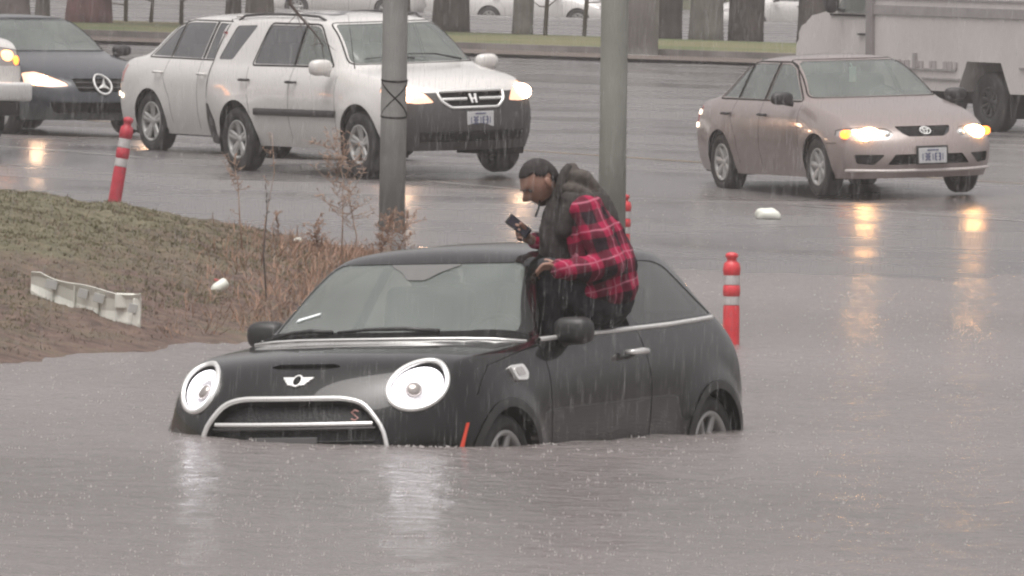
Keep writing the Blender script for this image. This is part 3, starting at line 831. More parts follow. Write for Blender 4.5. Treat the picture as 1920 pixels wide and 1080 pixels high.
    wr = o.get('wr', .298)
    for x in (1.23*SX, -1.23*SX):
        well(x, .30*SZ, .345*SZ+o.get('ar', 0), .45, .80*SY, t)
        for s in (1, -1): wheel(x, .735*s*SY, wr, wr, .19, o.get('rim', .19), o.get('rimstyle', 'cover'), t)
    undertray(t, -1.95*SX, 1.8*SX, .70*SY, .24)
    interior(t, [-.1*SX, -.85*SX], .36, .62, .78*SX, .92*SZ)
    return t
# ------------------------------------------------------------------ ground, flood water, verge
def grid(name, xs, ys, fz, m, kind='structure', parent=None):
    me = bpy.data.meshes.new(name)
    vs_ = [(x, y, fz(x, y)) for y in ys for x in xs]; n = len(xs)
    fs = [(j*n+i, j*n+i+1, (j+1)*n+i+1, (j+1)*n+i) for j in range(len(ys)-1) for i in range(n-1)]
    me.from_pydata(vs_, [], fs)
    o = link(name, me, m, parent)
    if kind: o['kind'] = kind
    return o
def lin(a, b, n): return [a+(b-a)*k/(n-1) for k in range(n)]
def wet_mat(name, col, col2, r0, r1, bstr, bscale, vscale=.25, bdist=.02, stretch=1):
    m = bpy.data.materials.new(name); m.use_nodes = True; n = m.node_tree.nodes; l = m.node_tree.links; p = n['Principled BSDF']
    tc = n.new('ShaderNodeTexCoord'); ns = n.new('ShaderNodeTexNoise'); ns.inputs['Scale'].default_value = vscale; ns.inputs['Detail'].default_value = 6
    l.new(tc.outputs['Object'], ns.inputs['Vector'])
    cr = n.new('ShaderNodeValToRGB'); cr.color_ramp.elements[0].color = (*col, 1); cr.color_ramp.elements[1].color = (*col2, 1)
    cr.color_ramp.elements[0].position = .35; cr.color_ramp.elements[1].position = .65
    l.new(ns.outputs[0], cr.inputs[0]); l.new(cr.outputs[0], p.inputs['Base Color'])
    mr = n.new('ShaderNodeMapRange'); mr.inputs['From Min'].default_value = .35; mr.inputs['From Max'].default_value = .65
    mr.inputs['To Min'].default_value = r0; mr.inputs['To Max'].default_value = r1
    l.new(ns.outputs[0], mr.inputs[0]); l.new(mr.outputs[0], p.inputs['Roughness'])
    prev = None
    for k, (sc, st_) in enumerate(((bscale, bstr), (bscale*.22, bstr*.9))):
        nb = n.new('ShaderNodeTexNoise'); nb.inputs['Scale'].default_value = sc; nb.inputs['Detail'].default_value = 3
        l.new(tc.outputs['Object'], nb.inputs['Vector'])
        b = n.new('ShaderNodeBump'); b.inputs['Strength'].default_value = st_; b.inputs['Distance'].default_value = bdist*(1 if k == 0 else 3)
        l.new(nb.outputs[0], b.inputs['Height'])
        if prev: l.new(prev.outputs[0], b.inputs['Normal'])
        prev = b
    l.new(prev.outputs[0], p.inputs['Normal'])
    return m
asphalt = wet_mat('wet_asphalt', (.10, .094, .094), (.150, .140, .139), .17, .36, .35, 30, .3, .006)
water_m = wet_mat('flood_water', (.155, .140, .135), (.205, .184, .178), .16, .26, 1.0, 16, .12, .03)
grass_m = mat('verge_grass', (.085, .115, .04), .9, col2=(.15, .13, .065), vscale=.5, bump=.5, bscale=10)
lawn_m = mat('park_lawn', (.20, .19, .12), .9, col2=(.30, .26, .19), vscale=.08)
mud_m = mat('mud', (.085, .065, .055), .7, col2=(.13, .10, .085), vscale=3, bump=.5, bscale=20)
DX, DY = .503, -.864                    # the way the near lanes run
def zroad(x, y):
    v = zr(x, y)
    k = max(0, 1-abs(v)/.09)
    return v + (.012+.03*k)*noise.noise(Vector((x*.5, y*.09, 0)))*(1 if y < 190 else 0) + .012*k*noise.noise(Vector((x*1.9, y*.4, 4)))
road = grid('road', [-400, -120, -50]+lin(-24, 24, 61)+[50, 120, 400], [-60, 10]+lin(24, 130, 160)+lin(133, 240, 36)+[300, 450, 800], lambda x, y: zroad(x, y) if y < 245 and abs(x) < 30 else (-.6 if y < 80 else min(1.1, zr(max(-24, min(24, x)), min(y, 240)))), asphalt)
wave = lambda x, y: .010*noise.noise(Vector((x*1.3, y*.8, 3))) + .010*noise.noise(Vector((x*4, y*2.2, 7))) + .007*noise.noise(Vector((x*9, y*5, 1)))
water = grid('water', [-400, -80, -12]+lin(-5, 5, 130)+[12, 80, 400], [-60, 0, 24]+lin(36, 62, 190)+lin(62.5, 110, 90), lambda x, y: wave(x, y) if abs(x) < 5.5 and 36 <= y <= 110 else 0, water_m)
# far kerb with its verge: a line from upper left to lower right
KA = gp(200, 72).xy; KB = gp(1400, 113).xy; print('KERB', KA, KB); kd = (KB-KA).normalized(); kn = Vector((-kd.y, kd.x))
if kn.y < 0: kn = -kn
def strip(name, offs, m, t0=-60, t1=60, kind='structure', n=61, jit=0):
    me = bpy.data.meshes.new(name); vs_ = []; fs = []
    for i in range(n):
        t = t0+(t1-t0)*i/(n-1); b = KA + kd*t
        zb = zr(b.x, b.y)
        for (o_, dz) in offs:
            p = b + kn*(o_ + (jit*noise.noise(Vector((t*.7, o_, 0))) if jit else 0)); vs_.append((p.x, p.y, zb+dz))
    k = len(offs)
    for i in range(n-1):
        for j in range(k-1): a = i*k+j; fs.append((a, a+k, a+k+1, a+1))
    me.from_pydata(vs_, [], fs); o = link(name, me, m, None, smooth=False); o['kind'] = kind
    return o
strip('gutter_mud', [(-6.5, .018), (-2.2, .03), (-.02, .035)], mud_m, jit=.5)
strip('kerb', [(-.02, -.05), (0, .15), (.18, .155), (.2, .12)], mat('kerb_concrete', (.15, .135, .125), .8, var=.3, vscale=2))
strip('verge', [(.19, .14), (1.5, .20), (12, .26), (14, .24)], grass_m)
PARKZ = WP(1020, 56, 300).z; print('PARKZ', PARKZ)
strip('car_park', [(13.9, .23), (40, -.25), (95, -.5)], mat('car_park_asphalt', (.20, .19, .185), .6, var=.12, vscale=.4))
strip('lawn', [(94.9, -.49), (120, -.4), (200, 0), (480, 1)], lawn_m, t0=-250, t1=250)
def lane(name, px, py, w, m, l0, l1, dash=None, off=.004):
    p = gp(px, py); bm = bmesh.new(); nx, ny = -DY, DX
    t = l0
    while t < l1:
        e = min(l1, t+(min(dash[0], 1.0) if dash else 1.0))
        q = []
        for (tt, s) in ((t, 1), (t, -1), (e, -1), (e, 1)):
            x = p.x+DX*tt+nx*w/2*s; y = p.y+DY*tt+ny*w/2*s
            q.append(bm.verts.new((x, y, zroad(x, y)+off)))
        bm.faces.new(q); t = e + (dash[1] if dash else 0)
    o = obj(name, bm, m, None, smooth=False); o['kind'] = 'structure'; return o
wl = mat('worn_white_line', (.26, .25, .245), .3, var=.35, vscale=4)
yl = mat('worn_yellow_line', (.28, .18, .09), .3, var=.35, vscale=4)
for q_ in (-9, 0, 9): lane('lane_line', 840, 343, .12, wl, q_-2.5, q_+2.5)
lane('centre_line', 1275, 302, .12, yl, -40, 14)

# the bank on the left
FOOT = [gp(a, b).xy for a, b in ((0, 684), (130, 668), (270, 655), (360, 642), (480, 634), (560, 600), (640, 540), (720, 490))]
FOOT = [Vector((-16, FOOT[0].y-28))] + FOOT
RIDGE = [WP(a, b, Y) for a, b, Y in ((0, 362, 76), (215, 387, 77), (430, 430, 78), (560, 455, 79), (640, 474, 80), (700, 492, 81))]
RIDGE = [Vector((-16, 72, 1.5))] + RIDGE + [Vector((RIDGE[-1].x+.5, 82, -.05))]
print('FOOT', FOOT); print('RIDGE', RIDGE)
def interp(pts, x, k):
    if x <= pts[0].x: return pts[0][k]
    for a, b in zip(pts, pts[1:]):
        if x <= b.x: return a[k] + (b[k]-a[k])*(x-a.x)/(b.x-a.x)
    return pts[-1][k]
def bank_z(X, Y):
    h = max(0, interp(RIDGE, X, 2)); f = interp(FOOT, X, 1); rY = max(interp(RIDGE, X, 1), f+1)
    if X > RIDGE[-1].x: return -.2
    if Y < rY: t = (Y-f)/(rY-f); k = math.sin(max(-1, min(1, t))*math.pi/2) if t > 0 else max(-1.2, t*.9)
    else: t = 1-(Y-rY)/6.0; k = math.sin(max(-.3, min(1, t))*math.pi/2)
    nz = .05*noise.noise(Vector((X*2.2, Y*.9, 1)))+.03*noise.noise(Vector((X*6, Y*3, 5)))+.02*noise.noise(Vector((X*17, Y*7, 9)))
    return h*k + nz*min(1, max(0, h)*4)*min(1, abs(k)*2+.15) - (.1 if h < .01 else 0)
bank_m = bpy.data.materials.new('bank_soil'); bank_m.use_nodes = True
def _bank(m):
    n = m.node_tree.nodes; l = m.node_tree.links; p = n['Principled BSDF']; p.inputs['Roughness'].default_value = .8
    tc = n.new('ShaderNodeTexCoord')
    def ns(sc, det=6):
        a = n.new('ShaderNodeTexNoise'); a.inputs['Scale'].default_value = sc; a.inputs['Detail'].default_value = det; l.new(tc.outputs['Object'], a.inputs['Vector']); return a
    def ramp(src, p0, c0, p1, c1):
        r = n.new('ShaderNodeValToRGB'); r.color_ramp.elements[0].position = p0; r.color_ramp.elements[1].position = p1
        r.color_ramp.elements[0].color = (*c0, 1); r.color_ramp.elements[1].color = (*c1, 1); l.new(src, r.inputs[0]); return r
    soil = ramp(ns(7).outputs[0], .35, (.060, .038, .030), .7, (.165, .108, .082))
    green = ramp(ns(9).outputs[0], .35, (.072, .070, .036), .7, (.165, .142, .085))
    sp = n.new('ShaderNodeSeparateXYZ'); l.new(tc.outputs['Object'], sp.inputs[0])
    mr = n.new('ShaderNodeMapRange'); mr.inputs['From Min'].default_value = .22; mr.inputs['From Max'].default_value = .5; l.new(sp.outputs['Z'], mr.inputs[0])
    ad = n.new('ShaderNodeMath'); ad.operation = 'MULTIPLY_ADD'; l.new(ns(1.6).outputs[0], ad.inputs[0]); ad.inputs[1].default_value = 2.4; ad.inputs[2].default_value = -1.1
    s2 = n.new('ShaderNodeMath'); s2.operation = 'ADD'; s2.use_clamp = True; l.new(mr.outputs[0], s2.inputs[0]); l.new(ad.outputs[0], s2.inputs[1])
    mx = n.new('ShaderNodeMixRGB'); l.new(s2.outputs[0], mx.inputs[0]); l.new(soil.outputs[0], mx.inputs[1]); l.new(green.outputs[0], mx.inputs[2])
    l.new(mx.outputs[0], p.inputs['Base Color'])
    b = n.new('ShaderNodeBump'); b.inputs['Strength'].default_value = .8; b.inputs['Distance'].default_value = .03; l.new(ns(22).outputs[0], b.inputs['Height']); l.new(b.outputs[0], p.inputs['Normal'])
_bank(bank_m)
grid('bank', lin(-16, -4.2, 28)[:-1]+lin(-4.2, RIDGE[-1].x+.1, 120), lin(36, 60, 16)[:-1]+lin(60, 88, 170), bank_z, bank_m)

# ------------------------------------------------------------------ cars
def centre_from(px, py, lx, ly, yaw):
    g = gp(px, py); c, s = math.cos(yaw), math.sin(yaw)
    X = g.x - (lx*c - ly*s); Y = g.y - (lx*s + ly*c)
    return (X, Y, max(0, zr(X, Y))+.002)
build_mini()
build_suv()
build_saloon('saloon_car', (3.324, 107.62, .155), -1.192, 'beige four door saloon with bright headlights and amber indicators, alone on the right', paint_beige,
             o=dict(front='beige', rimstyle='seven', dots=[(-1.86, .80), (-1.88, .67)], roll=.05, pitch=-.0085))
build_saloon('saloon_car', centre_from(292, 280, -1.34, -.80, -1.05), -1.05, 'white four door saloon hidden behind the white sport utility vehicle except for its tail', paint_white, (1.09, 1.05, 1.10),
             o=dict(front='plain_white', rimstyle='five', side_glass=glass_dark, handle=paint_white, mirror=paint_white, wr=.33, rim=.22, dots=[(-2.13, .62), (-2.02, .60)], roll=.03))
build_saloon('coupe_car', centre_from(196, 258, 2.15, 0, -1.05), -1.05, 'dark blue low coupe with a round star emblem on its grille, beside the white pickup', paint_navy, (1.0, 1.04, .98),
             o=dict(front='star', rimstyle='five', roll=.02))
# ------------------------------------------------------------------ pickup at the left edge
def build_pickup():
    yaw = -1.05; x, y, z = centre_from(30, 292, 2.62, .86, yaw)
    t = empty('pickup_truck', (x, y, z), 'white pickup truck with a chrome framed grille, cut off by the left edge', 'pickup truck', 'cars crawling along the wet road', rot=(.01, 0, yaw))
    st = [
     (2.60, side(.84, .42, .90, .56, .93, .76, .92, .98, .85, 1.17), 'h', 1.23, 2.6, 0),
     (2.25, side(.88, .42, .95, .58, .98, .82, .96, 1.04, .90, 1.22), 'h', 1.29, 3, 0),
     (1.55, side(.88, .42, .95, .58, .99, .84, .97, 1.08, .91, 1.25), 'h', 1.33, 3, 0),
     (1.20, side(.88, .42, .95, .58, .99, .84, .97, 1.10, .91, 1.27), 'h', 1.36, 3, 0),
     (.95, side(.88, .42, .95, .58, .99, .84, .97, 1.10, .91, 1.28), 'c', .80, 1.45, 1.53),
     (.45, side(.88, .42, .95, .58, .99, .84, .97, 1.10, .91, 1.28), 'c', .70, 1.80, 1.87),
     (-.6, side(.88, .42, .95, .58, .99, .84, .97, 1.10, .91, 1.28), 'c', .70, 1.82, 1.90),
     (-.95, side(.88, .42, .95, .58, .99, .84, .97, 1.10, .91, 1.28), 'c', .70, 1.76, 1.84),
     (-1.08, side(.88, .42, .95, .58, .99, .84, .97, 1.10, .91, 1.28), 'c', .76, 1.42, 1.5),
     (-1.2, side(.88, .42, .95, .58, .99, .84, .97, 1.10, .91, 1.27), 'h', 1.29, 4, 0),
     (-2.85, side(.88, .45, .95, .6, .97, .84, .96, 1.08, .90, 1.26), 'h', 1.28, 4, 0)]
    c = shell(st, [.10, .12, .12, .10, .05], [.04, .06, .06, .05, .03], level=2, flare=((1.75, .38, .43, .02), (-1.75, .38, .43, .02)))
    for s in (1, -1):
        A = round_poly([(.78, 1.33), (.40, 1.76), (-.18, 1.78), (-.18, 1.33)], .04); B = round_poly([(-.26, 1.33), (-.26, 1.78), (-.85, 1.74), (-.88, 1.33)], .04)
        for w in (A, B): detach(c, carve(c, w, 'xz', sidef(s)), 'side_window', glass_dark, t)
        f = carve(c, round_poly([(.62*s, 1.13), (.87*s, 1.10), (.90*s, .93), (.62*s, .93)], .02), 'yz', front(1.9)); h = detach(c, f, 'headlight', lamp_lens, t, push=.006)
        q, n = surf(c, 'yz', .72*s, 1.04, 1); bm = bmesh.new(); add_blob(bm, q-n*.01, (.03, .08, .06), 2.2); obj('indicator', bm, mat('turn_glow', (.8, .3, .1), .3, emit=(1, .36, .12), estr=3.5), h)
        q, n = surf(c, 'yz', .84*s, .99, 1); bm = bmesh.new(); add_blob(bm, q-n*.01, (.03, .035, .05), 2.2); obj('side_lamp', bm, lamp_amber, h)
        mirror(t, .68, 1.12*s, 1.42, plastic_dark, (.07, .12, .14), .14)
        handle(t, -.1, .97*s, 1.13, plastic_dark, .16, s)
    f = carve(c, round_poly([(-.78, 1.37), (.78, 1.37), (.66, 1.80), (-.66, 1.80)], .05), 'yz', front(.3)); detach(c, f, 'windscreen', glass_m, t)
    f = carve(c, round_poly([(-.48, 1.12), (.48, 1.12), (.48, .83), (-.48, .83)], .05), 'yz', front(1.9)); gr = detach(c, f, 'grille', seam_m, t, push=.03, lip=.03)
    ribbon(c, 'grille_surround', round_poly([(-.53, 1.16), (.53, 1.16), (.53, .79), (-.53, .79)], .08), 'yz', 1, .055, chrome_soft, t, closed=True, off=.006, thick=.02)
    for z_ in (.97,): ribbon(c, 'grille_bar', [(-.46, z_), (.46, z_)], 'yz', 1, .05, chrome_soft, gr, off=-.01, thick=.02)
    for y_ in (-.33, -.11, .11, .33): ribbon(c, 'grille_bar', [(y_, .85), (y_, 1.10)], 'yz', 1, .02, plastic_grey, gr, off=-.02, thick=.01)
    bm = bmesh.new(); add_box(bm, (2.74, 0, .66), (.14, 1.9, .20), bev=.04); obj('front_bumper', bm, chrome_soft, t)
    bm = bmesh.new(); add_box(bm, (2.66, 0, .48), (.14, 1.7, .16), bev=.04); obj('valance', bm, plastic_dark, t)
    plate(t, (2.82, 0, .62), .305, .15)
    for xx in (1.75, -1.75): arch(c, xx, .40, .45, 0, None, t)
    finish(c, 'body', paint_white, t)
    for xx in (1.75, -1.75):
        well(xx, .40, .455, .5, .93, t)
        for s in (1, -1): wheel(xx, .85*s, .385, .385, .25, .23, 'five', t)
    undertray(t, -2.6, 2.5, .75, .45)
build_pickup()
# ------------------------------------------------------------------ motorhome on the far lanes
rv_white = mat('motorhome_panel', (.56, .53, .51), .35, var=.06, vscale=1.5, coat=.3)
rv_grey = mat('motorhome_stripe', (.30, .28, .28), .4, var=.1)
def build_rv():
    yaw = R(121); g = gp(1852, 246); c_, s_ = math.cos(yaw), math.sin(yaw)
    X = g.x - (0*c_ - 1.05*s_); Y = g.y - (0*s_ + 1.05*c_)     # near (left) wheel at local (0, 1.05)
    t = empty('box_truck', (X, Y, max(0, zr(X, Y))), 'long white box truck passing behind the beige saloon, cut off by the frame', 'truck', rot=(-.028, .0, yaw))
    wid = 1.12; fx = 2.75
    # body with a wheel cut-out: silhouette in x,z
    bm = bmesh.new()
    sil = [(fx, .52), (fx, 3.0), (-3.6, 3.0), (-3.6, .52), (-.62, .52), (-.40, .92), (.40, .92), (.62, .52)]
    a = [[bm.verts.new((x, y, z)) for x, z in sil] for y in (wid, -wid)]
    bmesh.ops.triangle_fill(bm, edges=[bm.edges.new((a[0][i], a[0][(i+1) % 8])) for i in range(8)], use_beauty=True)
    bmesh.ops.triangle_fill(bm, edges=[bm.edges.new((a[1][i], a[1][(i+1) % 8])) for i in range(8)], use_beauty=True)
    for i in range(8): bm.faces.new((a[0][i], a[0][(i+1) % 8], a[1][(i+1) % 8], a[1][i]))
    body = obj('box_body', bm, rv_white, t, smooth=False)
    bm = bmesh.new()
    for y in (wid+.012, -wid-.012): add_box(bm, (-.4, y, 1.56), (6.2, .02, .13), bev=.005)
    obj('stripe', bm, rv_grey, t, smooth=False)
    bm = bmesh.new()
    for y in (wid+.010, -wid-.010): add_box(bm, (-.4, y, 1.72), (6.2, .018, .03), bev=.004)
    obj('trim_rail', bm, rv_grey, t, smooth=False)
    for y in (wid+.02, -wid-.02):
        bm = bmesh.new(); add_box(bm, (fx-.06, y, 1.75), (.16, .06, 2.5), bev=.012); obj('corner_post', bm, mat('post_grey', (.24, .22, .22), .5), t, smooth=False)
    # lower panels, hatches and worn lettering
    for y in (wid+.012, -wid-.012):
        for c_x, c_z, l_ in ((-2.2, .86, 2.7), (1.6, .80, 1.9), (1.0, .68, .9)):
            bm = bmesh.new(); add_box(bm, (c_x, y, c_z), (l_, .02, .03), bev=.004); obj('panel_trim', bm, rv_grey, t, smooth=False)
    rnd = random.Random(3); x = 2.25; ink = mat('faded_ink', (.36, .33, .33), .6)
    while x > .62:
        w = rnd.uniform(.05, .11)
        if rnd.random() < .85:
            bm = bmesh.new(); add_box(bm, (x, wid+.012, .865), (w, .012, rnd.choice([.09, .10, .08])), bev=.004); obj('worn_letter', bm, ink, t, smooth=False)
        x -= w+.04
    bm = bmesh.new(); add_box(bm, (1.62, wid+.02, .90), (.07, .03, .22), bev=.006); obj('latch', bm, rv_grey, t, smooth=False)
    # cab
    bm = bmesh.new(); prof = round_poly([(fx+.01, .50), (fx+.01, 2.35), (fx+.55, 2.30), (fx+1.15, 1.52), (fx+1.75, 1.42), (fx+1.98, 1.15), (fx+2.0, .5)], [.02, .1, .15, .05, .15, .2, .05], 4)
    prism(bm, prof, -1.0, 1.0, bev=.04); cab = obj('cab', bm, rv_white, t, smooth=False)
    for s in (1, -1):
        bm = bmesh.new(); prism(bm, round_poly([(fx+.10, 1.50), (fx+.10, 2.15), (fx+.50, 2.12), (fx+.98, 1.50)], .06), s*.99, s*1.012); obj('side_window', bm, glass_m, cab, smooth=False)
        bm = bmesh.new(); prism(bm, [(fx+.02, 1.455), (fx+.02, 1.48), (fx+1.12, 1.48), (fx+1.12, 1.455)], s*.99, s*1.02); obj('window_sill', bm, seam_m, cab, smooth=False)
        bm = bmesh.new(); add_blob(bm, (fx+.78, s*1.22, 1.66), (.07, .12, .17), 2.4); add_tube(bm, [(fx+.80, s*.98, 1.52), (fx+.78, s*1.2, 1.56)], .02); obj('mirror', bm, plastic_dark, cab)
        bm = bmesh.new(); add_tube(bm, [(fx+.25, s*1.005, 1.22), (fx+.42, s*1.03, 1.22)], .015); obj('door_handle', bm, plastic_dark, cab)
    bm = bmesh.new(); prism(bm, [(fx+1.2, 1.535), (fx+.62, 2.27), (fx+.60, 2.25), (fx+1.18, 1.515)], -.85, .85); obj('windscreen', bm, glass_m, cab, smooth=False)
    bm = bmesh.new(); add_box(bm, (fx+2.0, 0, .66), (.16, 2.0, .22), bev=.05); obj('front_bumper', bm, plastic_grey, t)
    bm = bmesh.new(); add_box(bm, (-.4, 0, .46), (6.0, 1.7, .2), bev=.03); obj('chassis', bm, seam_m, t)
    for x in (0, 4.0):
        for s in (1, -1):
            w_ = wheel(x, .92*s, .40, .40, .26, .20, 'cover', t)
            [ch.data.materials.__setitem__(0, rubber) for ch in w_.children]
    for s in (1, -1):
        bm = bmesh.new(); add_box(bm, (-.62, .9*s, .42), (.03, .4, .45), bev=.01); obj('mud_flap', bm, rubber, t, smooth=False)
build_rv()
# ------------------------------------------------------------------ parked cars beyond the verge
def gv(px, py): return gp(px, py, 0, lambda a, b: max(0, zr(a, b))+.24)
def clone(root, loc, rz, label, group=None):
    r = root.copy(); COL.objects.link(r); r.location = loc; r.rotation_euler = (0, 0, rz); r['label'] = label
    if group: r['group'] = group
    for ch in root.children:
        c1 = ch.copy(); COL.objects.link(c1); c1.parent = r
        for g in ch.children:
            c2 = g.copy(); COL.objects.link(c2); c2.parent = c1
    return r
g = WP(1015, 57, 285)
pk = build_saloon('parked_car', g, R(-16), 'white parked saloon seen behind a slim pale trunk, nose to the right', paint_white, (1, 1, 1), o=dict(group='cars parked beyond the verge', rimstyle='seven'))
for px, py, a, Yc, lb in ((648, 36, 172, 290, 'white parked car glimpsed above the roof of the white sport utility vehicle'),
                      (1466, 66, 205, 292, 'pale parked car seen between two thick dark trunks on the right'),
                      (790, 44, 170, 296, 'white parked car glimpsed between the slim pole and the thick dark trunk')):
    clone(pk, WP(px, py, Yc), R(a), lb)
# ------------------------------------------------------------------ poles
galv = mat('galvanised_steel', (.26, .258, .245), .55, metal=.2, var=.14, vscale=3, bump=.1)
galv2 = mat('painted_pole', (.235, .24, .215), .6, var=.12, vscale=2.2, bump=.1)
def pole(name, label, top, bot, Y, r0, r1, m, cat='pole', hgt=1.0):
    a = WP(*bot, Y); b = WP(*top, Y); d = (b-a)
    a = a - d.normalized()*.0; base = Vector((a.x, a.y, min(a.z, 0)-.15))
    t = empty(name, base, label, cat)
    bm = bmesh.new(); p0 = Vector((0, 0, 0)); p1 = b - base + d.normalized()*2.2
    add_tube(bm, [p0, p0.lerp(p1, .3), p0.lerp(p1, .6), p1], [r0*1.02, r0, r0+(r1-r0)*.5, r1], 28); obj('shaft', bm, m, t)
    bm = bmesh.new(); add_lathe(bm, [(r0*1.7, -.05), (r0*1.7, .06), (r0*1.25, .10), (r0*1.05, .12)], 'z', (0, 0, 0), 24); obj('base_collar', bm, m, t)
    return t, base, (p1).normalized()
gA = gp(735, 436)
tp, bs, ax = pole('slim_pole', 'slim grey steel pole with dark straps, in front of the white sport utility vehicle', (742, 0), (735, 430), gA.y, .110, .098, galv)
bm = bmesh.new()
def onp(py, a, r=.108): # point on the slim pole at pixel row py, angle a (radians, 0 = image right)
    q = WP(742-7*py/430, py, gA.y) - bs
    return q + Vector((math.cos(a)*r, -math.sin(a)*r, 0))
for row in (150, 218):
    add_tube(bm, [onp(row+3*math.sin(a*1.0), a) for a in [2*math.pi*k/20 for k in range(21)]], .009, 6)
obj('strap', bm, seam_m, tp)
bm = bmesh.new()
add_tube(bm, [onp(150+68*k/10, math.pi*.95*(1-k/10)) for k in range(11)], .008, 6)
obj('strap', bm, seam_m, tp)
bm = bmesh.new()
add_tube(bm, [onp(150+68*k/10, math.pi*.95*(k/10)) for k in range(11)], .007, 6)
obj('strap', bm, seam_m, tp)
tp2, _, _ = pole('thick_pole', 'thick grey signal pole right behind the sitting man', (1153, 0), (1147, 500), gp(1147, 505).y, .105, .107, galv2)
gk = gp(1204, 107)
bm = bmesh.new(); add_tube(bm, [(0, 0, -.2), (0, 0, 5)], [.29, .26], 28); add_tube(bm, [(0, 0, 0.0), (0, 0, .04)], [.36, .36], 28)
o = obj('concrete_pole', bm, mat('pole_concrete', (.36, .35, .335), .7, var=.08, vscale=2), None); o.location = gk
tag(o, 'stout grey concrete pole standing at the far kerb, right of the thick pole', 'pole')
# ------------------------------------------------------------------ road posts
post_red = mat('post_red', (.62, .045, .055), .42, var=.12, vscale=14, coat=.3)
post_dull = mat('post_red_dull', (.45, .035, .055), .45, var=.15, vscale=14)
band_m = mat('reflective_band', (.52, .50, .49), .35, var=.1, vscale=25)
def post(label, bx, by, r, h, lean, m, extra=.0, Y=None):
    g = gp(bx, by) if Y is None else WP(bx, by, Y)
    t = empty('road_post', (g.x, g.y, g.z), label, 'road post', 'flexible red road posts', rot=(0, lean, 0))
    prof = [(r*1.02, -extra), (r*1.02, 0), (r, h*.40), (r*.94, h*.42), (r*.94, h*.52), (r*1.03, h*.53), (r*1.06, h*.58), (r*1.03, h*.63), (r*.94, h*.64), (r*.94, h*.75), (r*1.03, h*.76), (r*1.08, h*.82), (r*.95, h*.88), (r*.60, h*.905), (r*.60, h*.93), (r*.78, h*.95), (r*.74, h*.985), (r*.3, h)]
    bm = bmesh.new(); add_lathe(bm, prof, 'z', n=24); obj('tube', bm, m, t)
    for a, b in ((.425, .52), (.645, .75)):
        bm = bmesh.new(); add_lathe(bm, [(r*.955, h*a), (r*.965, h*(a+.01)), (r*.965, h*(b-.01)), (r*.955, h*b)], 'z', n=24); obj('reflective_band', bm, band_m, t)
    return t
g = gp(1371, 645); sc = F/g.y
post('bright red flexible road post with two pale bands, upright in the floodwater', 1371, 645, 15.5/sc, 172/sc, R(-1.2), post_red, .35)
g = gp(214, 381); sc = F/g.y
post('dark red road post leaning to the right behind the grassy bank', 214, 381, 12/sc, 164/sc, R(8), post_dull, .1)
g = gp(1167, 492); sc = F/g.y
post('red road post half hidden behind the sitting man', 1167, 492, 13/sc, 128/sc, R(0), post_red, .2, Y=g.y)
# ------------------------------------------------------------------ litter
def hit(px, py):
    x, t = unroll(px, py)
    Y = 52.0
    while Y < 95:
        z = H - Y*t
        if z <= max(bank_z(x*Y, Y), 0): return Vector((x*Y, Y, z))
        Y += .02
    return gp(px, py)
foam = mat('white_foam', (.66, .66, .60), .6, var=.08, vscale=9)
def build_fragment():
    a = hit(58, 552); b = hit(262, 612); L = (b-a); sc = F/((a.y+b.y)/2)
    t = empty('bumper_fragment', (a+b)/2, 'long white broken bumper piece with recesses, lying on the muddy bank', 'debris')
    base = (a+b)/2; h = 56/sc
    up = Vector((0, -.15, 1)).normalized(); nrm = Vector((0, -1, 0))
    bm = bmesh.new(); n = 24; rows = []
    for k in range(n+1):
        u = k/n; p = a.lerp(b, u) - base + Vector((0, -.03, .045)) + up*(-.05*math.sin(u*math.pi))
        hh = h*(.95 + .25*u) if u > .07 else h*(.7+u*3.5)
        d = .055
        top = p + up*(hh*.75 - .015*math.sin(u*9)); bot = p - up*hh*.30
        rows.append([bm.verts.new(q) for q in (bot + nrm*d, bot + nrm*d + up*hh*.18, p + nrm*d*.55 + up*hh*.18, p + nrm*d*.55 + up*hh*.55, top + nrm*d*.9, top - nrm*d, bot - nrm*d)])
    for k in range(n):
        for j in range(7): bm.faces.new((rows[k][j], rows[k][(j+1) % 7], rows[k+1][(j+1) % 7], rows[k+1][j]))
    bm.faces.new(rows[0]); bm.faces.new(rows[-1][::-1])
    o = obj('beam', bm, foam, t, smooth=False)
    for u in (.20, .40, .62):
        bm = bmesh.new(); p = a.lerp(b, u) - base + Vector((0, -.02, .03))
        add_box(bm, p + nrm*.045 + up*h*(.22+.1*u), (.008, .028, h*(.7+.25*u)), bev=.003); obj('rib', bm, foam, t, smooth=False)
    for u0, u1 in ((.14, .24), (.44, .52), (.58, .67), (.90, .97)):  # darker boxes set on the beam, their colour painting in recess shade
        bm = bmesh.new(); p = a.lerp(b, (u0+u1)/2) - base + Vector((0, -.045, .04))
        add_box(bm, p + nrm*.052 + up*h*.34, (L.length*(u1-u0)*.85, .012, h*.30), Matrix.Rotation(math.atan2(-L.z, L.x), 3, 'Y'), bev=.003); obj('recess_shade', bm, mat('foam_shadow', (.42, .42, .40), .7), t, smooth=False)
    bm = bmesh.new(); p = a.lerp(b, .86) - base; add_box(bm, p + up*h*.72 + nrm*.02, (.12, .08, h*.5), bev=.01)
    p = a.lerp(b, .97) - base; add_box(bm, p + up*h*.42 + nrm*.03, (.05, .09, h*1.0), bev=.008)
    obj('bracket', bm, foam, t, smooth=False)
build_fragment()
plas = mat('white_plastic_litter', (.72, .73, .66), .35)
p = hit(410, 548); t = empty('bottle', p, 'small white plastic bottle with a red label lying on the bank', 'bottle')
rt = Matrix.Rotation(R(-125), 3, 'Y') @ Matrix.Rotation(R(20), 3, 'X')
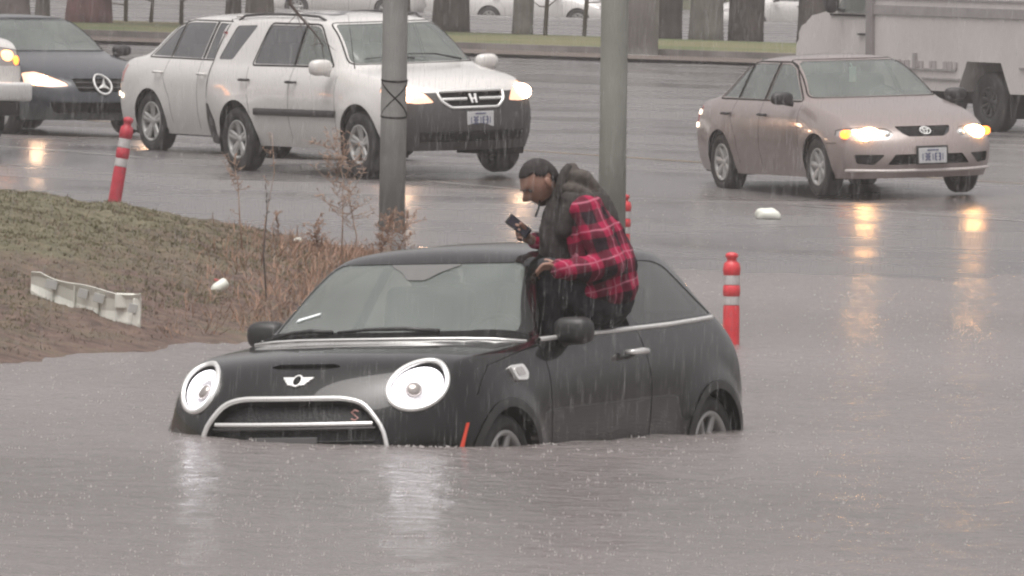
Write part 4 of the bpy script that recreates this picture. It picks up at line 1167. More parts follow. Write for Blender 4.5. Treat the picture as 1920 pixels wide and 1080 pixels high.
bm = bmesh.new(); add_lathe(bm, [(.001, -.06), (.030, -.06), (.036, -.05), (.036, .02), (.030, .04), (.016, .055), (.015, .07)], 'z', (0, 0, .035), 18, rt); obj('body', bm, plas, t)
bm = bmesh.new(); add_lathe(bm, [(.018, .068), (.018, .088), (.001, .09)], 'z', (0, 0, .035), 14, rt); obj('cap', bm, mat('cap_grey', (.4, .4, .38), .5), t)
bm = bmesh.new(); add_box(bm, (.0, .03, .075), (.07, .03, .012), Matrix.Rotation(.2, 3, 'Y'), bev=.004); obj('label_scrap', bm, mat('scrap_red', (.45, .10, .10), .6), t)
def crumple(name, loc, size, label, cat, m, seed):
    bm = bmesh.new(); add_blob(bm, (0, 0, 0), size, 2.2, 24)
    for v in bm.verts:
        v.co *= 1 + .35*noise.noise(v.co*(9/size[0]*.12) + Vector((seed, 0, 0))) + .12*noise.noise(v.co*60 + Vector((seed, 3, 0)))
        v.co.z = max(v.co.z, -size[2]*.5)
    o = obj(name, bm, m, None); o.location = loc; tag(o, label, cat); return o
g = gp(1440, 411); crumple('plastic_bag', g+Vector((0, 0, .035)), (.115, .08, .07), 'crumpled white plastic bag on the wet road before the beige saloon', 'bag', plas, 3)
p = hit(558, 456); crumple('paper_scrap', p+Vector((0, 0, .02)), (.03, .03, .025), 'tiny white scrap on the crest of the bank among dry weeds', 'scrap', plas, 8)
# ------------------------------------------------------------------ trees beyond the verge
bark = mat('bark', (.10, .083, .075), .9, var=.3, vscale=3, bump=1, bscale=8)
bark_red = mat('reddish_bark', (.17, .085, .085), .9, var=.3, vscale=3, bump=1, bscale=8)
bark_pale = mat('pale_bark', (.20, .185, .165), .9, var=.2, vscale=3, bump=1, bscale=8)
leaf_m = mat('leaves', (.065, .075, .035), .7, col2=(.10, .10, .05), vscale=2)
def tree(px, py, wpx, label, m, flare=1.25, lean=0, hgt=9, group='trees beyond the verge', crown=True):
    g = gv(px, py); sc = F/g.y; r = wpx/2/sc; rnd = random.Random(int(px))
    t = empty('tree', g, label, 'tree', group)
    bm = bmesh.new()
    add_tube(bm, [(0, 0, -.3), (0, 0, .1), (lean*.5, 0, .7), (lean, 0, 2.0), (lean*1.6, 0, 4)], [r*flare*1.08, r*flare, r*1.05, r*.95, r*.8], 18)
    for v in bm.verts:
        v.co += Vector((v.co.x, v.co.y, 0))*.14*noise.noise(Vector((v.co.x*4, v.co.y*4, v.co.z*.6+px)))
    tips = []
    for k in range(6):
        a = rnd.uniform(0, 6.28); l = rnd.uniform(1.5, 3.2); z0 = rnd.uniform(2.8, 3.9)
        e = Vector((lean*1.6+math.cos(a)*l, math.sin(a)*l, z0+rnd.uniform(1.2, 3)))
        add_tube(bm, [(lean*1.5, 0, z0), Vector((lean*1.6, 0, z0)).lerp(e, .5)+Vector((0, 0, .3)), e], [r*.4, r*.25, r*.1], 7); tips.append(e)
    obj('trunk', bm, m, t)
    if crown:
        me = bpy.data.meshes.new('crown'); V = []; Fc = []
        for e in tips:
            for cl in range(7):
                c0 = e + Vector((rnd.gauss(0, .9), rnd.gauss(0, .9), rnd.gauss(.2, .6)))
                for q in range(26):
                    p = c0 + Vector((rnd.gauss(0, .35), rnd.gauss(0, .35), rnd.gauss(0, .28)))
                    u = Vector((rnd.gauss(0, 1), rnd.gauss(0, 1), rnd.gauss(0, .5))).normalized()*.13; w = u.cross(Vector((rnd.gauss(0, 1), rnd.gauss(0, 1), rnd.gauss(0, 1)))).normalized()*.09
                    i = len(V); V += [p-u, p+w, p+u, p-w]; Fc.append((i, i+1, i+2, i+3))
        me.from_pydata([tuple(v) for v in V], [], Fc); link('crown', me, leaf_m, t)
    return t
tree(20, 46, 66, 'thick grey trunk at the far left corner of the background', bark)
tree(80, 38, 24, 'slim dark trunk just left of the reddish trunk', bark)
tree(165, 36, 72, 'squat trunk flared at its foot, third from the left, above the dark coupe', bark_red, 1.2)
tree(437, 46, 26, 'slim grey trunk peeking over the roof of the white saloon', bark)
tree(486, 50, 46, 'dark trunk rising behind the roof of the white sport utility vehicle', bark)
tree(746, 52, 40, 'dark trunk partly hidden by the slim pole', bark)
tree(846, 52, 62, 'thick dark trunk right of the slim pole', bark, 1.1)
tree(980, 58, 38, 'pale grey trunk standing in front of the white parked saloon', bark_pale, 1.05)
tree(1255, 62, 42, 'dark mottled trunk just right of the concrete pole', bark, 1.1)
tree(1325, 66, 58, 'pale broad trunk between the dark mottled and the straight dark one', bark_pale, 1.1)
tree(1400, 66, 64, 'straight dark trunk left of the truck, second from it', bark, 1.05)
tree(1532, 70, 68, 'thick dark trunk nearest the cab of the box truck', bark, 1.1)
# thin saplings with bare twigs on the left
twig_m = mat('bare_twigs', (.17, .14, .12), .9)
def sapling(px, py, label, seed, h=4.5):
    g = gv(px, py); rnd = random.Random(seed); bm = bmesh.new()
    top = Vector((rnd.uniform(-.2, .2), 0, h))
    add_tube(bm, [(0, 0, -.1), top*.5+Vector((.05, 0, 0)), top], [.045, .035, .012], 7)
    for k in range(16):
        z0 = rnd.uniform(.25, h*.9); a = rnd.uniform(0, 6.28); l = rnd.uniform(.4, 1.1)
        s0 = top*(z0/h); e = s0 + Vector((math.cos(a)*l, math.sin(a)*l, rnd.uniform(.1, .6)))
        add_tube(bm, [s0, s0.lerp(e, .5)+Vector((0, 0, -.05)), e], [.016, .012, .005], 5)
    o = obj('sapling', bm, twig_m, None); o.location = g; tag(o, label, 'sapling', 'bare saplings beyond the verge')
sapling(236, 34, 'bare sapling right of the squat reddish trunk', 1)
sapling(283, 36, 'bare sapling in the middle of the gap above the white saloon', 2)
sapling(340, 40, 'bare leaning sapling over the roof of the white saloon', 3)
sapling(1022, 60, 'bare sapling in front of the bonnet of the white parked saloon', 5)
sapling(1095, 62, 'bare sapling beside the nose of the white parked saloon', 6)
# distant tree line closing the park
def treeline():
    me = bpy.data.meshes.new('distant_trees'); V = []; Fc = []; rnd = random.Random(5)
    for k in range(150):
        cx = rnd.uniform(-60, 60); cy = rnd.uniform(360, 430); h = rnd.uniform(5, 9); w = rnd.uniform(3, 6)
        for q in range(110):
            p = Vector((cx+rnd.gauss(0, w*.5), cy+rnd.gauss(0, 2), .8+abs(rnd.gauss(0, .5))*h))
            if p.z > 11.5: continue
            u = Vector((rnd.gauss(0, 1), rnd.gauss(0, .4), rnd.gauss(0, .7))).normalized()*rnd.uniform(.4, .8); w2 = u.cross(Vector((rnd.gauss(0, 1), 1, rnd.gauss(0, 1)))).normalized()*rnd.uniform(.3, .6)
            i = len(V); V += [p-u, p+w2, p+u, p-w2]; Fc.append((i, i+1, i+2, i+3))
    me.from_pydata([tuple(v) for v in V], [], Fc); o = link('distant_trees', me, leaf_m, None); o['kind'] = 'stuff'; tag(o, 'hazy line of far trees closing the park', 'trees')
treeline()
# ------------------------------------------------------------------ bank grass, dry weeds
def tufts(name, n, m, region, hmin, hmax, wid, label, cat, spread=.35, seed=2, bl=3):
    me = bpy.data.meshes.new(name); V = []; Fc = []; rnd = random.Random(seed); k = 0
    while k < n:
        p = region(rnd)
        if p is None: continue
        k += 1
        for _ in range(bl):
            h = rnd.uniform(hmin, hmax); a = rnd.uniform(0, 6.28); l = Vector((rnd.gauss(0, spread), rnd.gauss(0, spread), 1)).normalized()
            b0 = p + Vector((rnd.gauss(0, .012), rnd.gauss(0, .012), -.01)); d = Vector((math.cos(a), math.sin(a), 0))*wid*rnd.uniform(.6, 1.3)
            m1 = b0 + l*h*.55; t1 = b0 + l*h + Vector((rnd.gauss(0, .2), rnd.gauss(0, .2), -.15))*h
            i = len(V); V += [b0-d, b0+d, m1+d*.8, m1-d*.8, t1]; Fc += [(i, i+1, i+2, i+3), (i+3, i+2, i+4)]
    me.from_pydata([tuple(v) for v in V], [], Fc); o = link(name, me, m, None); o['kind'] = 'stuff'; tag(o, label, cat)
def reg(x0, x1, cond):
    def f(rnd):
        X = rnd.uniform(x0, x1); f0 = interp(FOOT, X, 1); r0 = interp(RIDGE, X, 1)
        Y = rnd.uniform(f0-.1, r0+1.0); z = bank_z(X, Y)
        if z < .02 or not cond(X, Y, z, rnd): return None
        return Vector((X, Y, z))
    return f
nz_ = lambda X, Y, s=.8: noise.noise(Vector((X*s, Y*s*.5, 4)))
gm1 = mat('grass_green', (.095, .098, .046), .85, col2=(.16, .135, .08), vscale=3)
gm2 = mat('grass_dry', (.22, .16, .115), .85, col2=(.11, .08, .06), vscale=4)
gm3 = mat('weed_rust', (.36, .22, .15), .85, col2=(.22, .14, .10), vscale=6)
tufts('short_grass', 11000, gm1, reg(-4.5, -.9, lambda X, Y, z, r: z > .12 and nz_(X, Y) + z*1.1 > .25+r.uniform(-.2, .2)), .012, .045, .0035, 'short damp grass covering the top of the bank', 'grass')
tufts('dead_grass', 9000, gm2, reg(-4.5, -.9, lambda X, Y, z, r: True), .012, .05, .003, 'thin dead grass scattered over the muddy bank', 'grass', .8, 3)
tufts('dry_weeds', 900, gm3, reg(-2.6, -.6, lambda X, Y, z, r: X > -1.75+r.gauss(0, .28)), .04, .20, .003, 'rust coloured dry weeds thick on the right end of the bank', 'weeds', .55, 4)
def weed(px, py, toppx, toppy, label, seed, m=gm3, spread=1.0, dens=20):
    p = hit(px, py); q = WP(toppx, toppy, p.y); rnd = random.Random(seed); bm = bmesh.new(); d = q-p; L = d.length
    pts = [Vector((0, 0, -.02)), d*.35+Vector((rnd.gauss(0, .02), 0, 0)), d*.7+Vector((rnd.gauss(0, .03), 0, 0)), d]
    add_tube(bm, pts, [.006, .005, .0035, .0015], 5)
    for k in range(dens):
        u = rnd.uniform(.25, 1)**.7; s0 = d*u; l = L*rnd.uniform(.06, .22)*spread
        e = s0 + Vector((rnd.gauss(0, 1)*.8, rnd.gauss(0, .6), rnd.uniform(.2, 1.1))).normalized()*l
        add_tube(bm, [s0, s0.lerp(e, .5)+Vector((0, 0, -.01)), e], [.003, .002, .001], 4)
        for _ in range(5):
            f = s0.lerp(e, rnd.uniform(.3, 1)); g_ = f + Vector((rnd.gauss(0, 1), rnd.gauss(0, 1), rnd.gauss(.3, .8))).normalized()*l*.22; add_tube(bm, [f, f.lerp(g_, .5), g_], [.0014, .0036*spread**.5, .001], 3)
    o = obj('dry_weed', bm, m, None); o.location = p; tag(o, label, 'weed', 'tall dry weeds on the bank')
gm4 = mat('weed_stem', (.42, .30, .23), .85, col2=(.27, .17, .12), vscale=6)
weed(640, 500, 628, 262, 'tall feathery dry weed before the door of the white sport utility vehicle', 1, gm4, 1.4, 40)
weed(655, 520, 660, 300, 'tall dry weed with rusty plumes, right of the feathery one', 2, gm4, 1.1, 34)
weed(490, 500, 510, 250, 'single straight pale stalk rising before the rear wheel of the vehicle', 3, gm4, .4, 8)
weed(455, 470, 438, 300, 'thin dry weed with sparse branches left of the straight stalk', 4, gm4, 1.0, 20)
weed(520, 480, 520, 395, 'low rust brown weed on the crest of the bank', 5, gm3, 1.0, 26)
weed(700, 520, 735, 412, 'bushy rust weed at the foot of the slim pole', 6, gm3, 1.6, 60)
weed(730, 530, 765, 405, 'spreading rust weed right of the slim pole foot', 7, gm3, 1.5, 50)
weed(600, 520, 590, 420, 'dense rusty weed near the black car roof', 8, gm3, 1.5, 50)
weed(500, 560, 498, 330, 'dark thin stem standing in front of the bank', 9, bark, .3, 10)
# an overhanging twig from a tree out of frame
def bough():
    rnd = random.Random(2); Y = 62.0
    base = Vector((-6.5, 66, bank_z(-6.5, 66)-.1)); t = empty('overhanging_tree', base, 'dark bare twig hanging into the top of the picture before the white vehicle', 'tree')
    bm = bmesh.new(); add_tube(bm, [(0, 0, 0), (.1, 0, 2.2), (.4, 0, 5)], [.20, .16, .10], 14); obj('trunk', bm, bark, t)
    a = Vector((.35, 0, 4.6)); e0 = WP(535, -60, Y)-base
    pts = [WP(535, -60, Y), WP(545, 8, Y), WP(562, 30, Y), WP(590, 62, Y), WP(608, 88, Y)]
    pts = [p-base for p in pts]
    bm = bmesh.new(); add_tube(bm, [a, a.lerp(e0, .5)+Vector((0, 0, .6)), e0]+pts[1:], [.06, .035, .014, .011, .008, .005, .002], 7)
    for k in range(14):
        u = rnd.uniform(0, 3.9); i = int(u); s0 = pts[i].lerp(pts[i+1], u-i)
        e = s0 + Vector((rnd.gauss(0, .06), rnd.gauss(0, .03), -abs(rnd.gauss(.02, .05)))); add_tube(bm, [s0, s0.lerp(e, .5), e], [.003, .002, .001], 4)
    obj('bough', bm, bark, t)
bough()
# ------------------------------------------------------------------ rain: drops in the air and splashes on the water
rain_m = bpy.data.materials.new('rain_water'); rain_m.use_nodes = True
def _rm():
    n = rain_m.node_tree.nodes; l = rain_m.node_tree.links; n.clear()
    a = n.new('ShaderNodeBsdfTransparent'); b = n.new('ShaderNodeBsdfGlossy'); b.inputs['Roughness'].default_value = .5; b.inputs['Color'].default_value = (.95, .95, .95, 1)
    tl = n.new('ShaderNodeBsdfTranslucent'); tl.inputs['Color'].default_value = (.9, .9, .9, 1)
    m0 = n.new('ShaderNodeMixShader'); m0.inputs[0].default_value = .6; l.new(b.outputs[0], m0.inputs[1]); l.new(tl.outputs[0], m0.inputs[2])
    m = n.new('ShaderNodeMixShader'); m.inputs[0].default_value = .11; l.new(a.outputs[0], m.inputs[1]); l.new(m0.outputs[0], m.inputs[2])
    o = n.new('ShaderNodeOutputMaterial'); l.new(m.outputs[0], o.inputs[0])
_rm()
def rain(n):
    me = bpy.data.meshes.new('rain'); V = []; Fc = []; rnd = random.Random(11)
    for k in range(n):
        Y = 26 + 90*rnd.random()**.8; px = rnd.uniform(-60, 1980); py = rnd.uniform(-60, 1140); c = WP(px, py, Y)
        if c.z < .05: continue
        L = rnd.uniform(.03, .075); r = rnd.uniform(.0009, .0017)*(.5+Y/90); sl = rnd.gauss(.02, .02)
        for j in range(3):
            pass
        b = [c + Vector((math.cos(a)*r, math.sin(a)*r, 0)) for a in (0, 2.09, 4.19)]
        i = len(V); V += b + [c + Vector((sl*L, 0, L)), c - Vector((0, 0, L*.25))]
        Fc += [(i, i+1, i+3), (i+1, i+2, i+3), (i+2, i, i+3), (i+1, i, i+4), (i+2, i+1, i+4), (i, i+2, i+4)]
    me.from_pydata([tuple(v) for v in V], [], Fc); o = link('rain', me, rain_m, None); o['kind'] = 'stuff'; tag(o, 'heavy rain falling all over the scene', 'rain')
rain(30000)
def splashes(n):
    me = bpy.data.meshes.new('splashes'); V = []; Fc = []; rnd = random.Random(12)
    for k in range(n):
        px = rnd.uniform(-40, 1960); py = rnd.uniform(250, 1120)**1.0; g = gp(px, py)
        if bank_z(g.x, g.y) > .0 and g.x < -.6: continue
        s = rnd.uniform(.004, .012)
        for j in range(rnd.choice((1, 1, 2, 3))):
            a = rnd.uniform(0, 6.28); q = g + Vector((math.cos(a)*s*rnd.uniform(0, 1.5), math.sin(a)*s, 0)); h = s*rnd.uniform(.5, 1.6); w = s*rnd.uniform(.3, .7)
            i = len(V); V += [q+Vector((w, 0, 0)), q+Vector((-w*.5, w*.8, 0)), q+Vector((-w*.5, -w*.8, 0)), q+Vector((0, 0, h))]
            Fc += [(i, i+1, i+3), (i+1, i+2, i+3), (i+2, i, i+3)]
    me.from_pydata([tuple(v) for v in V], [], Fc); o = link('splashes', me, mat('splash_water', (.24, .22, .21), .3, spec=.6), None); o['kind'] = 'stuff'; tag(o, 'rain splashes pocking the floodwater and road', 'splashes')
splashes(7000)
def wake(n):
    me = bpy.data.meshes.new('wake_spray'); V = []; Fc = []; rnd = random.Random(31); c_, s_ = math.cos(4.2843), math.sin(4.2843)
    for k in range(n):
        u = rnd.uniform(0, 1); q = rnd.choice((0, 1, 2))
        lx, ly = ((1.95-.25*abs(2*u-1)**2.5, .8*(2*u-1)), (1.7-3.3*u, .89), (1.7-3.3*u, .89))[q]
        lx += abs(rnd.gauss(0, .10))*(q == 0); ly += abs(rnd.gauss(0, .14))*(q > 0)
        if noise.noise(Vector((lx*2.3, ly*2.3, 8))) < .08: continue
        X = -.2225+lx*c_-ly*s_; Y = 53.287+lx*s_+ly*c_; s = rnd.uniform(.004, .012); g = Vector((X, Y, .004)); w = s*.8; h = s*rnd.uniform(.3, 1.2)
        i = len(V); V += [g+Vector((w, 0, 0)), g+Vector((-w*.5, w*.8, 0)), g+Vector((-w*.5, -w*.8, 0)), g+Vector((rnd.gauss(0, w), 0, h))]
        Fc += [(i, i+1, i+3), (i+1, i+2, i+3), (i+2, i, i+3)]
    me.from_pydata([tuple(v) for v in V], [], Fc); o = link('wake_spray', me, mat('spray', (.30, .28, .27), .4), None); o['kind'] = 'stuff'; tag(o, 'broken spray where the floodwater laps the black hatchback', 'spray')
wake(900)
# ------------------------------------------------------------------ rain haze
bm = bmesh.new(); add_box(bm, (0, 375, 6.0), (830, 880, 14)); hz = obj('haze', bm, None, None, smooth=False); hz['kind'] = 'stuff'
hm = bpy.data.materials.new('haze_air'); hm.use_nodes = True; hm.node_tree.nodes.clear()
pv = hm.node_tree.nodes.new('ShaderNodeVolumePrincipled'); pv.inputs['Color'].default_value = (.93, .90, .88, 1); pv.inputs['Density'].default_value = .0006; pv.inputs['Anisotropy'].default_value = .1
ho = hm.node_tree.nodes.new('ShaderNodeOutputMaterial'); hm.node_tree.links.new(pv.outputs[0], ho.inputs['Volume']); hz.data.materials.append(hm)
# ------------------------------------------------------------------ the man sitting on the window sill
def skin(name, nodes, edges, root, m, parent, base, sub=2, extra=None, disp=0, dscale=9, voxel=None):
    me = bpy.data.meshes.new(name+'_cage'); ids = list(nodes)
    me.from_pydata([tuple(nodes[i][0]-base) for i in ids], [(ids.index(a), ids.index(b)) for a, b in edges], [])
    o = bpy.data.objects.new(name+'_cage', me); COL.objects.link(o)
    sk = o.modifiers.new('k', 'SKIN'); sk.branch_smoothing = .6
    for v, i in zip(me.skin_vertices[0].data, ids):
        r = nodes[i][1]; v.radius = (r, r) if not isinstance(r, tuple) else r; v.use_root = (i == root)
    sb = o.modifiers.new('s', 'SUBSURF'); sb.levels = sub; sb.render_levels = sub
    if voxel:
        rm = o.modifiers.new('r', 'REMESH'); rm.mode = 'VOXEL'; rm.voxel_size = voxel
        sm = o.modifiers.new('t', 'SMOOTH'); sm.iterations = 4
    dg = bpy.context.evaluated_depsgraph_get(); dg.update()
    ev = bpy.data.meshes.new_from_object(o.evaluated_get(dg)); bpy.data.objects.remove(o)
    bm = bmesh.new(); bm.from_mesh(ev); bpy.data.meshes.remove(ev)
    if disp:
        bm.normal_update()
        for v in bm.verts:
            v.co += v.normal*disp*(noise.noise(v.co*dscale) + .6*noise.noise(Vector((v.co.x*dscale*2.2, v.co.y*dscale*2.2, v.co.z*dscale*.9))))
    if extra: extra(bm)
    return obj(name, bm, m, parent)
skin_m = mat('brown_skin', (.31, .175, .13), .5, var=.08, vscale=20)
hair_m = mat('short_dark_hair', (.022, .018, .017), .8, var=.4, vscale=90, bump=.6, bscale=160)
denim = mat('dark_trousers', (.022, .022, .026), .85, var=.3, vscale=12, bump=.3, bscale=40)
fleece = mat('dark_hooded_top', (.042, .037, .035), .95, var=.25, vscale=16, bump=.3, bscale=60)
black_m = mat('phone_black', (.012, .012, .014), .2)
plaid = bpy.data.materials.new('red_plaid'); plaid.use_nodes = True
def _plaid():
    n = plaid.node_tree.nodes; l = plaid.node_tree.links; p = n['Principled BSDF']; p.inputs['Roughness'].default_value = .9; p.inputs['Specular IOR Level'].default_value = .2
    tc = n.new('ShaderNodeTexCoord'); mp = n.new('ShaderNodeMapping'); mp.inputs['Rotation'].default_value = (0, R(17), 0)
    nz = n.new('ShaderNodeTexNoise'); nz.inputs['Scale'].default_value = 4
    l.new(tc.outputs['Object'], nz.inputs['Vector'])
    mixv = n.new('ShaderNodeMixRGB'); mixv.blend_type = 'LINEAR_LIGHT'; mixv.inputs[0].default_value = .035
    l.new(tc.outputs['Object'], mixv.inputs[1]); l.new(nz.outputs['Color'], mixv.inputs[2])
    l.new(mixv.outputs[0], mp.inputs[0])
    sp = n.new('ShaderNodeSeparateXYZ'); l.new(mp.outputs[0], sp.inputs[0])
    def mth(op, a, b=None):
        q = n.new('ShaderNodeMath'); q.operation = op
        for i, v in enumerate((a, b)):
            if v is None: continue
            if isinstance(v, (int, float)): q.inputs[i].default_value = v
            else: l.new(v, q.inputs[i])
        return q.outputs[0]
    def band(src, per, off, wdt):
        f = mth('FRACT', mth('ADD', mth('DIVIDE', src, per), off)); return mth('LESS_THAN', f, wdt)
    ax = mth('ADD', sp.outputs['X'], mth('MULTIPLY', sp.outputs['Y'], .8))
    P = .145
    bx = band(ax, P, 10.0, .45); bz = band(sp.outputs['Z'], P, 10.2, .45)
    lx = band(ax, P, 10.28, .06); lz = band(sp.outputs['Z'], P, 10.50, .06)
    s = mth('MULTIPLY', mth('ADD', bx, bz), .5)
    cr = n.new('ShaderNodeValToRGB'); cr.color_ramp.interpolation = 'CONSTANT'
    e = cr.color_ramp.elements; e[0].position = 0; e[0].color = (.31, .014, .056, 1); e[1].position = .25; e[1].color = (.12, .016, .032, 1)
    k = e.new(.75); k.color = (.025, .015, .02, 1)
    l.new(s, cr.inputs[0])
    mx = n.new('ShaderNodeMixRGB'); l.new(mth('MULTIPLY', mth('MAXIMUM', lx, lz), .6), mx.inputs[0]); l.new(cr.outputs[0], mx.inputs[1]); mx.inputs[2].default_value = (.50, .17, .23, 1)
    l.new(mx.outputs[0], p.inputs['Base Color'])
    b = n.new('ShaderNodeBump'); b.inputs['Strength'].default_value = .4; b.inputs['Distance'].default_value = .01
    n2 = n.new('ShaderNodeTexNoise'); n2.inputs['Scale'].default_value = 22; l.new(tc.outputs['Object'], n2.inputs['Vector']); l.new(n2.outputs[0], b.inputs['Height']); l.new(b.outputs[0], p.inputs['Normal'])
_plaid()
def build_man():
    Y0 = 53.05
    M = lambda px, py, dv=0: WP(px, py, Y0+dv)
    base = M(1140, 622)
    t = empty('person', base, 'man in red plaid shirt sitting in the open car window, bent over a phone', 'person')
    hp = M(1012, 341, .0)                                   # head centre
    J = dict(
        pel=(M(1143, 568, .04), .105), sp1=(M(1137, 530), .125), sp2=(M(1120, 470), .135), ch=(M(1103, 420), .135), up=(M(1087, 384), .10), nk=(M(1066, 362), .058), hd=(M(1040, 350), .056),
        lsh=(M(1098, 398, -.15), .066), lel=(M(1146, 498, -.21), .047), lfo=(M(1098, 507, -.22), .042), lwr=(M(1050, 503, -.20), .028),
        rsh=(M(1072, 396, .15), .064), rel=(M(1048, 462, .24), .046), rwr=(M(997, 452, .08), .028),
        lhi=(M(1134, 570, -.03), .09), lkn=(M(1022, 508, -.12), .062), lan=(M(1040, 655, -.02), .048), lft=(M(1046, 700, .05), .045),
        rhi=(M(1136, 572, .11), .09), rkn=(M(1062, 560, .12), .062), ran=(M(1072, 690, .15), .045))
    E_ = [('pel', 'sp1'), ('sp1', 'sp2'), ('sp2', 'ch'), ('ch', 'up'), ('up', 'nk'), ('nk', 'hd'), ('up', 'lsh'), ('lsh', 'lel'), ('lel', 'lfo'), ('lfo', 'lwr'), ('up', 'rsh'), ('rsh', 'rel'), ('rel', 'rwr'),
          ('pel', 'lhi'), ('lhi', 'lkn'), ('lkn', 'lan'), ('lan', 'lft'), ('pel', 'rhi'), ('rhi', 'rkn'), ('rkn', 'ran')]
    # left hand resting on the knee, right hand closed round the phone
    def hand(side, wr, palm, fingers, thumb):
        J[side+'pm'] = (palm, (.030, .020)); E_.append((side+'wr', side+'pm'))
        for k, ch in enumerate(fingers):
            prev = side+'pm'
            for q, p in enumerate(ch):
                nm = '%sf%d%d' % (side, k, q); J[nm] = (p, (.0105, .0100, .0092, .008)[q]); E_.append((prev, nm)); prev = nm
        prev = side+'pm'
        for q, p in enumerate(thumb):
            nm = '%st%d' % (side, q); J[nm] = (p, (.013, .0115, .0095)[q]); E_.append((prev, nm)); prev = nm
    fl = []
    for k, (dv, ln, dy) in enumerate(((-.235, .9, -5), (-.215, 1.05, -1), (-.19, 1.0, 3), (-.168, .8, 8))):
        fl.append([M(1030, 500+dy, dv), M(1030-13*ln, 501+dy, dv), M(1030-21*ln, 508+dy, dv), M(1030-24*ln, 516+dy, dv)])
    hand('l', None, M(1040, 502, -.20), fl, [M(1038, 494, -.165), M(1028, 489, -.155), M(1019, 488, -.15)])
    fr = []
    for k, (dx, dy, ln) in enumerate(((-3, -12, 1), (-1, -4, 1.05), (1, 4, 1), (3, 11, .85))):
        fr.append([M(978+dx, 440+dy, .065), M(969+dx, 436+dy, .035), M(968+dx, 433+dy, .0), M(977+dx, 436+dy, -.022)])
    hand('r', None, M(986, 445, .055), fr, [M(986, 434, .02), M(981, 424, -.005), M(975, 417, -.02)])
    # head as part of the same mesh
    yaw = math.atan2(-.46, -.89); rot = Matrix.Rotation(yaw, 3, 'Z') @ Matrix.Rotation(R(40), 3, 'Y') @ Matrix.Rotation(R(-4), 3, 'X')
    sg = lambda a, s: math.exp(-(a/s)**2)
    def headpt(d, off=0):
        x, y, z = d
        v = Vector((x*.098, y*.077, z*.120))
        if z < 0: v.y *= 1 + .22*z; v.x *= 1 + .06*z
        if x < 0: v.x *= 1.04
        f = max(0, x)
        v.x += .040*sg(y, .13)*sg(z+.16, .14)*f + .010*sg(y, .10)*sg(z-.02, .14)*f            # nose
        v.x += .010*sg(z-.26, .11)*sg(y, .6)*f                                                    # brow
        v.x -= .020*(sg(y-.36, .17)+sg(y+.36, .17))*sg(z-.10, .11)*f                              # eye sockets
        v.x += .007*sg(y, .26)*sg(z+.48, .07)*f + .008*sg(y, .24)*sg(z+.62, .06)*f               # lips
        v.x -= .005*sg(y, .3)*sg(z+.55, .03)*f
        v.x += .016*sg(y, .30)*sg(z+.88, .16)*max(0, x+.4)                                        # chin
        v += Vector((x, y, z))*off
        return v
    def sphere(bm, keep, off, n=(30, 44), closed=True):
        g = []
        for i in range(n[0]+1):
            th = -math.pi/2 + math.pi*i/n[0]
            g.append([Vector((math.cos(th)*math.cos(2*math.pi*k/n[1]), math.cos(th)*math.sin(2*math.pi*k/n[1]), math.sin(th))) for k in range(n[1])])
        vs_ = {}
        def gv_(i, k):
            k %= n[1]
            if (i, k) not in vs_: vs_[(i, k)] = bm.verts.new(hp - base + rot @ headpt(g[i][k], off(g[i][k])))
            return vs_[(i, k)]
        for i in range(n[0]):
            for k in range(n[1]):
                if all(keep(g[a][b % n[1]]) for a, b in ((i, k), (i+1, k+1), (i, k+1), (i+1, k))):
                    bm.faces.new((gv_(i, k), gv_(i, k+1), gv_(i+1, k+1), gv_(i+1, k)))
        bmesh.ops.remove_doubles(bm, verts=list(vs_.values()), dist=1e-6)
    def addhead(bm):
        sphere(bm, lambda d: True, lambda d: 0)
        for s in (1, -1):
            add_blob(bm, hp - base + rot @ Vector((-.008, s*.076, -.002)), (.019, .009, .032), 2.2, 12, rot @ Matrix.Rotation(s*.35, 3, 'Z'))
    skin('body', J, E_, 'pel', skin_m, t, base, 2, addhead)
    # hair, beard, eyes
    hair_keep = lambda d: d.z > -.40 + 1.02*max(0, min(1, (d.x+.45)/.80)) + .04*noise.noise(d*9) and not (abs(d.y) > .86 and abs(d.x) < .28 and d.z < .22)
    bm = bmesh.new(); sphere(bm, hair_keep, lambda d: .0055+.002*noise.noise(d*7)); bmesh.ops.solidify(bm, geom=list(bm.faces), thickness=.003); obj('hair', bm, hair_m, t)
    beard_keep = lambda d: d.x > -.05 and d.z < -.50 and not (abs(d.z+.55) < .10 and abs(d.y) < .26) or (d.x > 0 and -.44 < d.z < -.36 and abs(d.y) < .34)
    bm = bmesh.new(); sphere(bm, beard_keep, lambda d: .0035); obj('beard', bm, mat('beard_stubble', (.06, .038, .03), .85, var=.4, vscale=120), t)
    for s in (1, -1):
        bm = bmesh.new(); add_blob(bm, hp - base + rot @ Vector((.080, s*.031, .012)), (.011, .013, .008), 2, 12); obj('eye', bm, mat('eye_dark', (.05, .04, .035), .2), t)
        bm = bmesh.new()
        for k in range(5):
            a = hp - base + rot @ (headpt(Vector((.90, s*(.18+.09*k), .22-.01*k*k)).normalized()) + Vector((.003, 0, 0)))
            add_blob(bm, a, (.006, .007, .004), 2, 6)
        obj('eyebrow', bm, hair_m, t)
    # clothing: swept volumes fused into one cloth surface
    def cloth(name, chains, m, vox=.010, disp=.010, dscale=9, smooth=5):
        bm = bmesh.new()
        for ch in chains:
            for (p0, r0), (p1, r1) in zip(ch, ch[1:]):
                n = max(2, int((p1-p0).length/(.35*min(r0, r1))))
                for k in range(n+1):
                    q = k/n; r = r0+(r1-r0)*q
                    bmesh.ops.create_icosphere(bm, subdivisions=2, radius=r, matrix=Matrix.Translation(p0.lerp(p1, q)-base))
        me = bpy.data.meshes.new('c'); bm.to_mesh(me); bm.free(); o = bpy.data.objects.new('c', me); COL.objects.link(o)
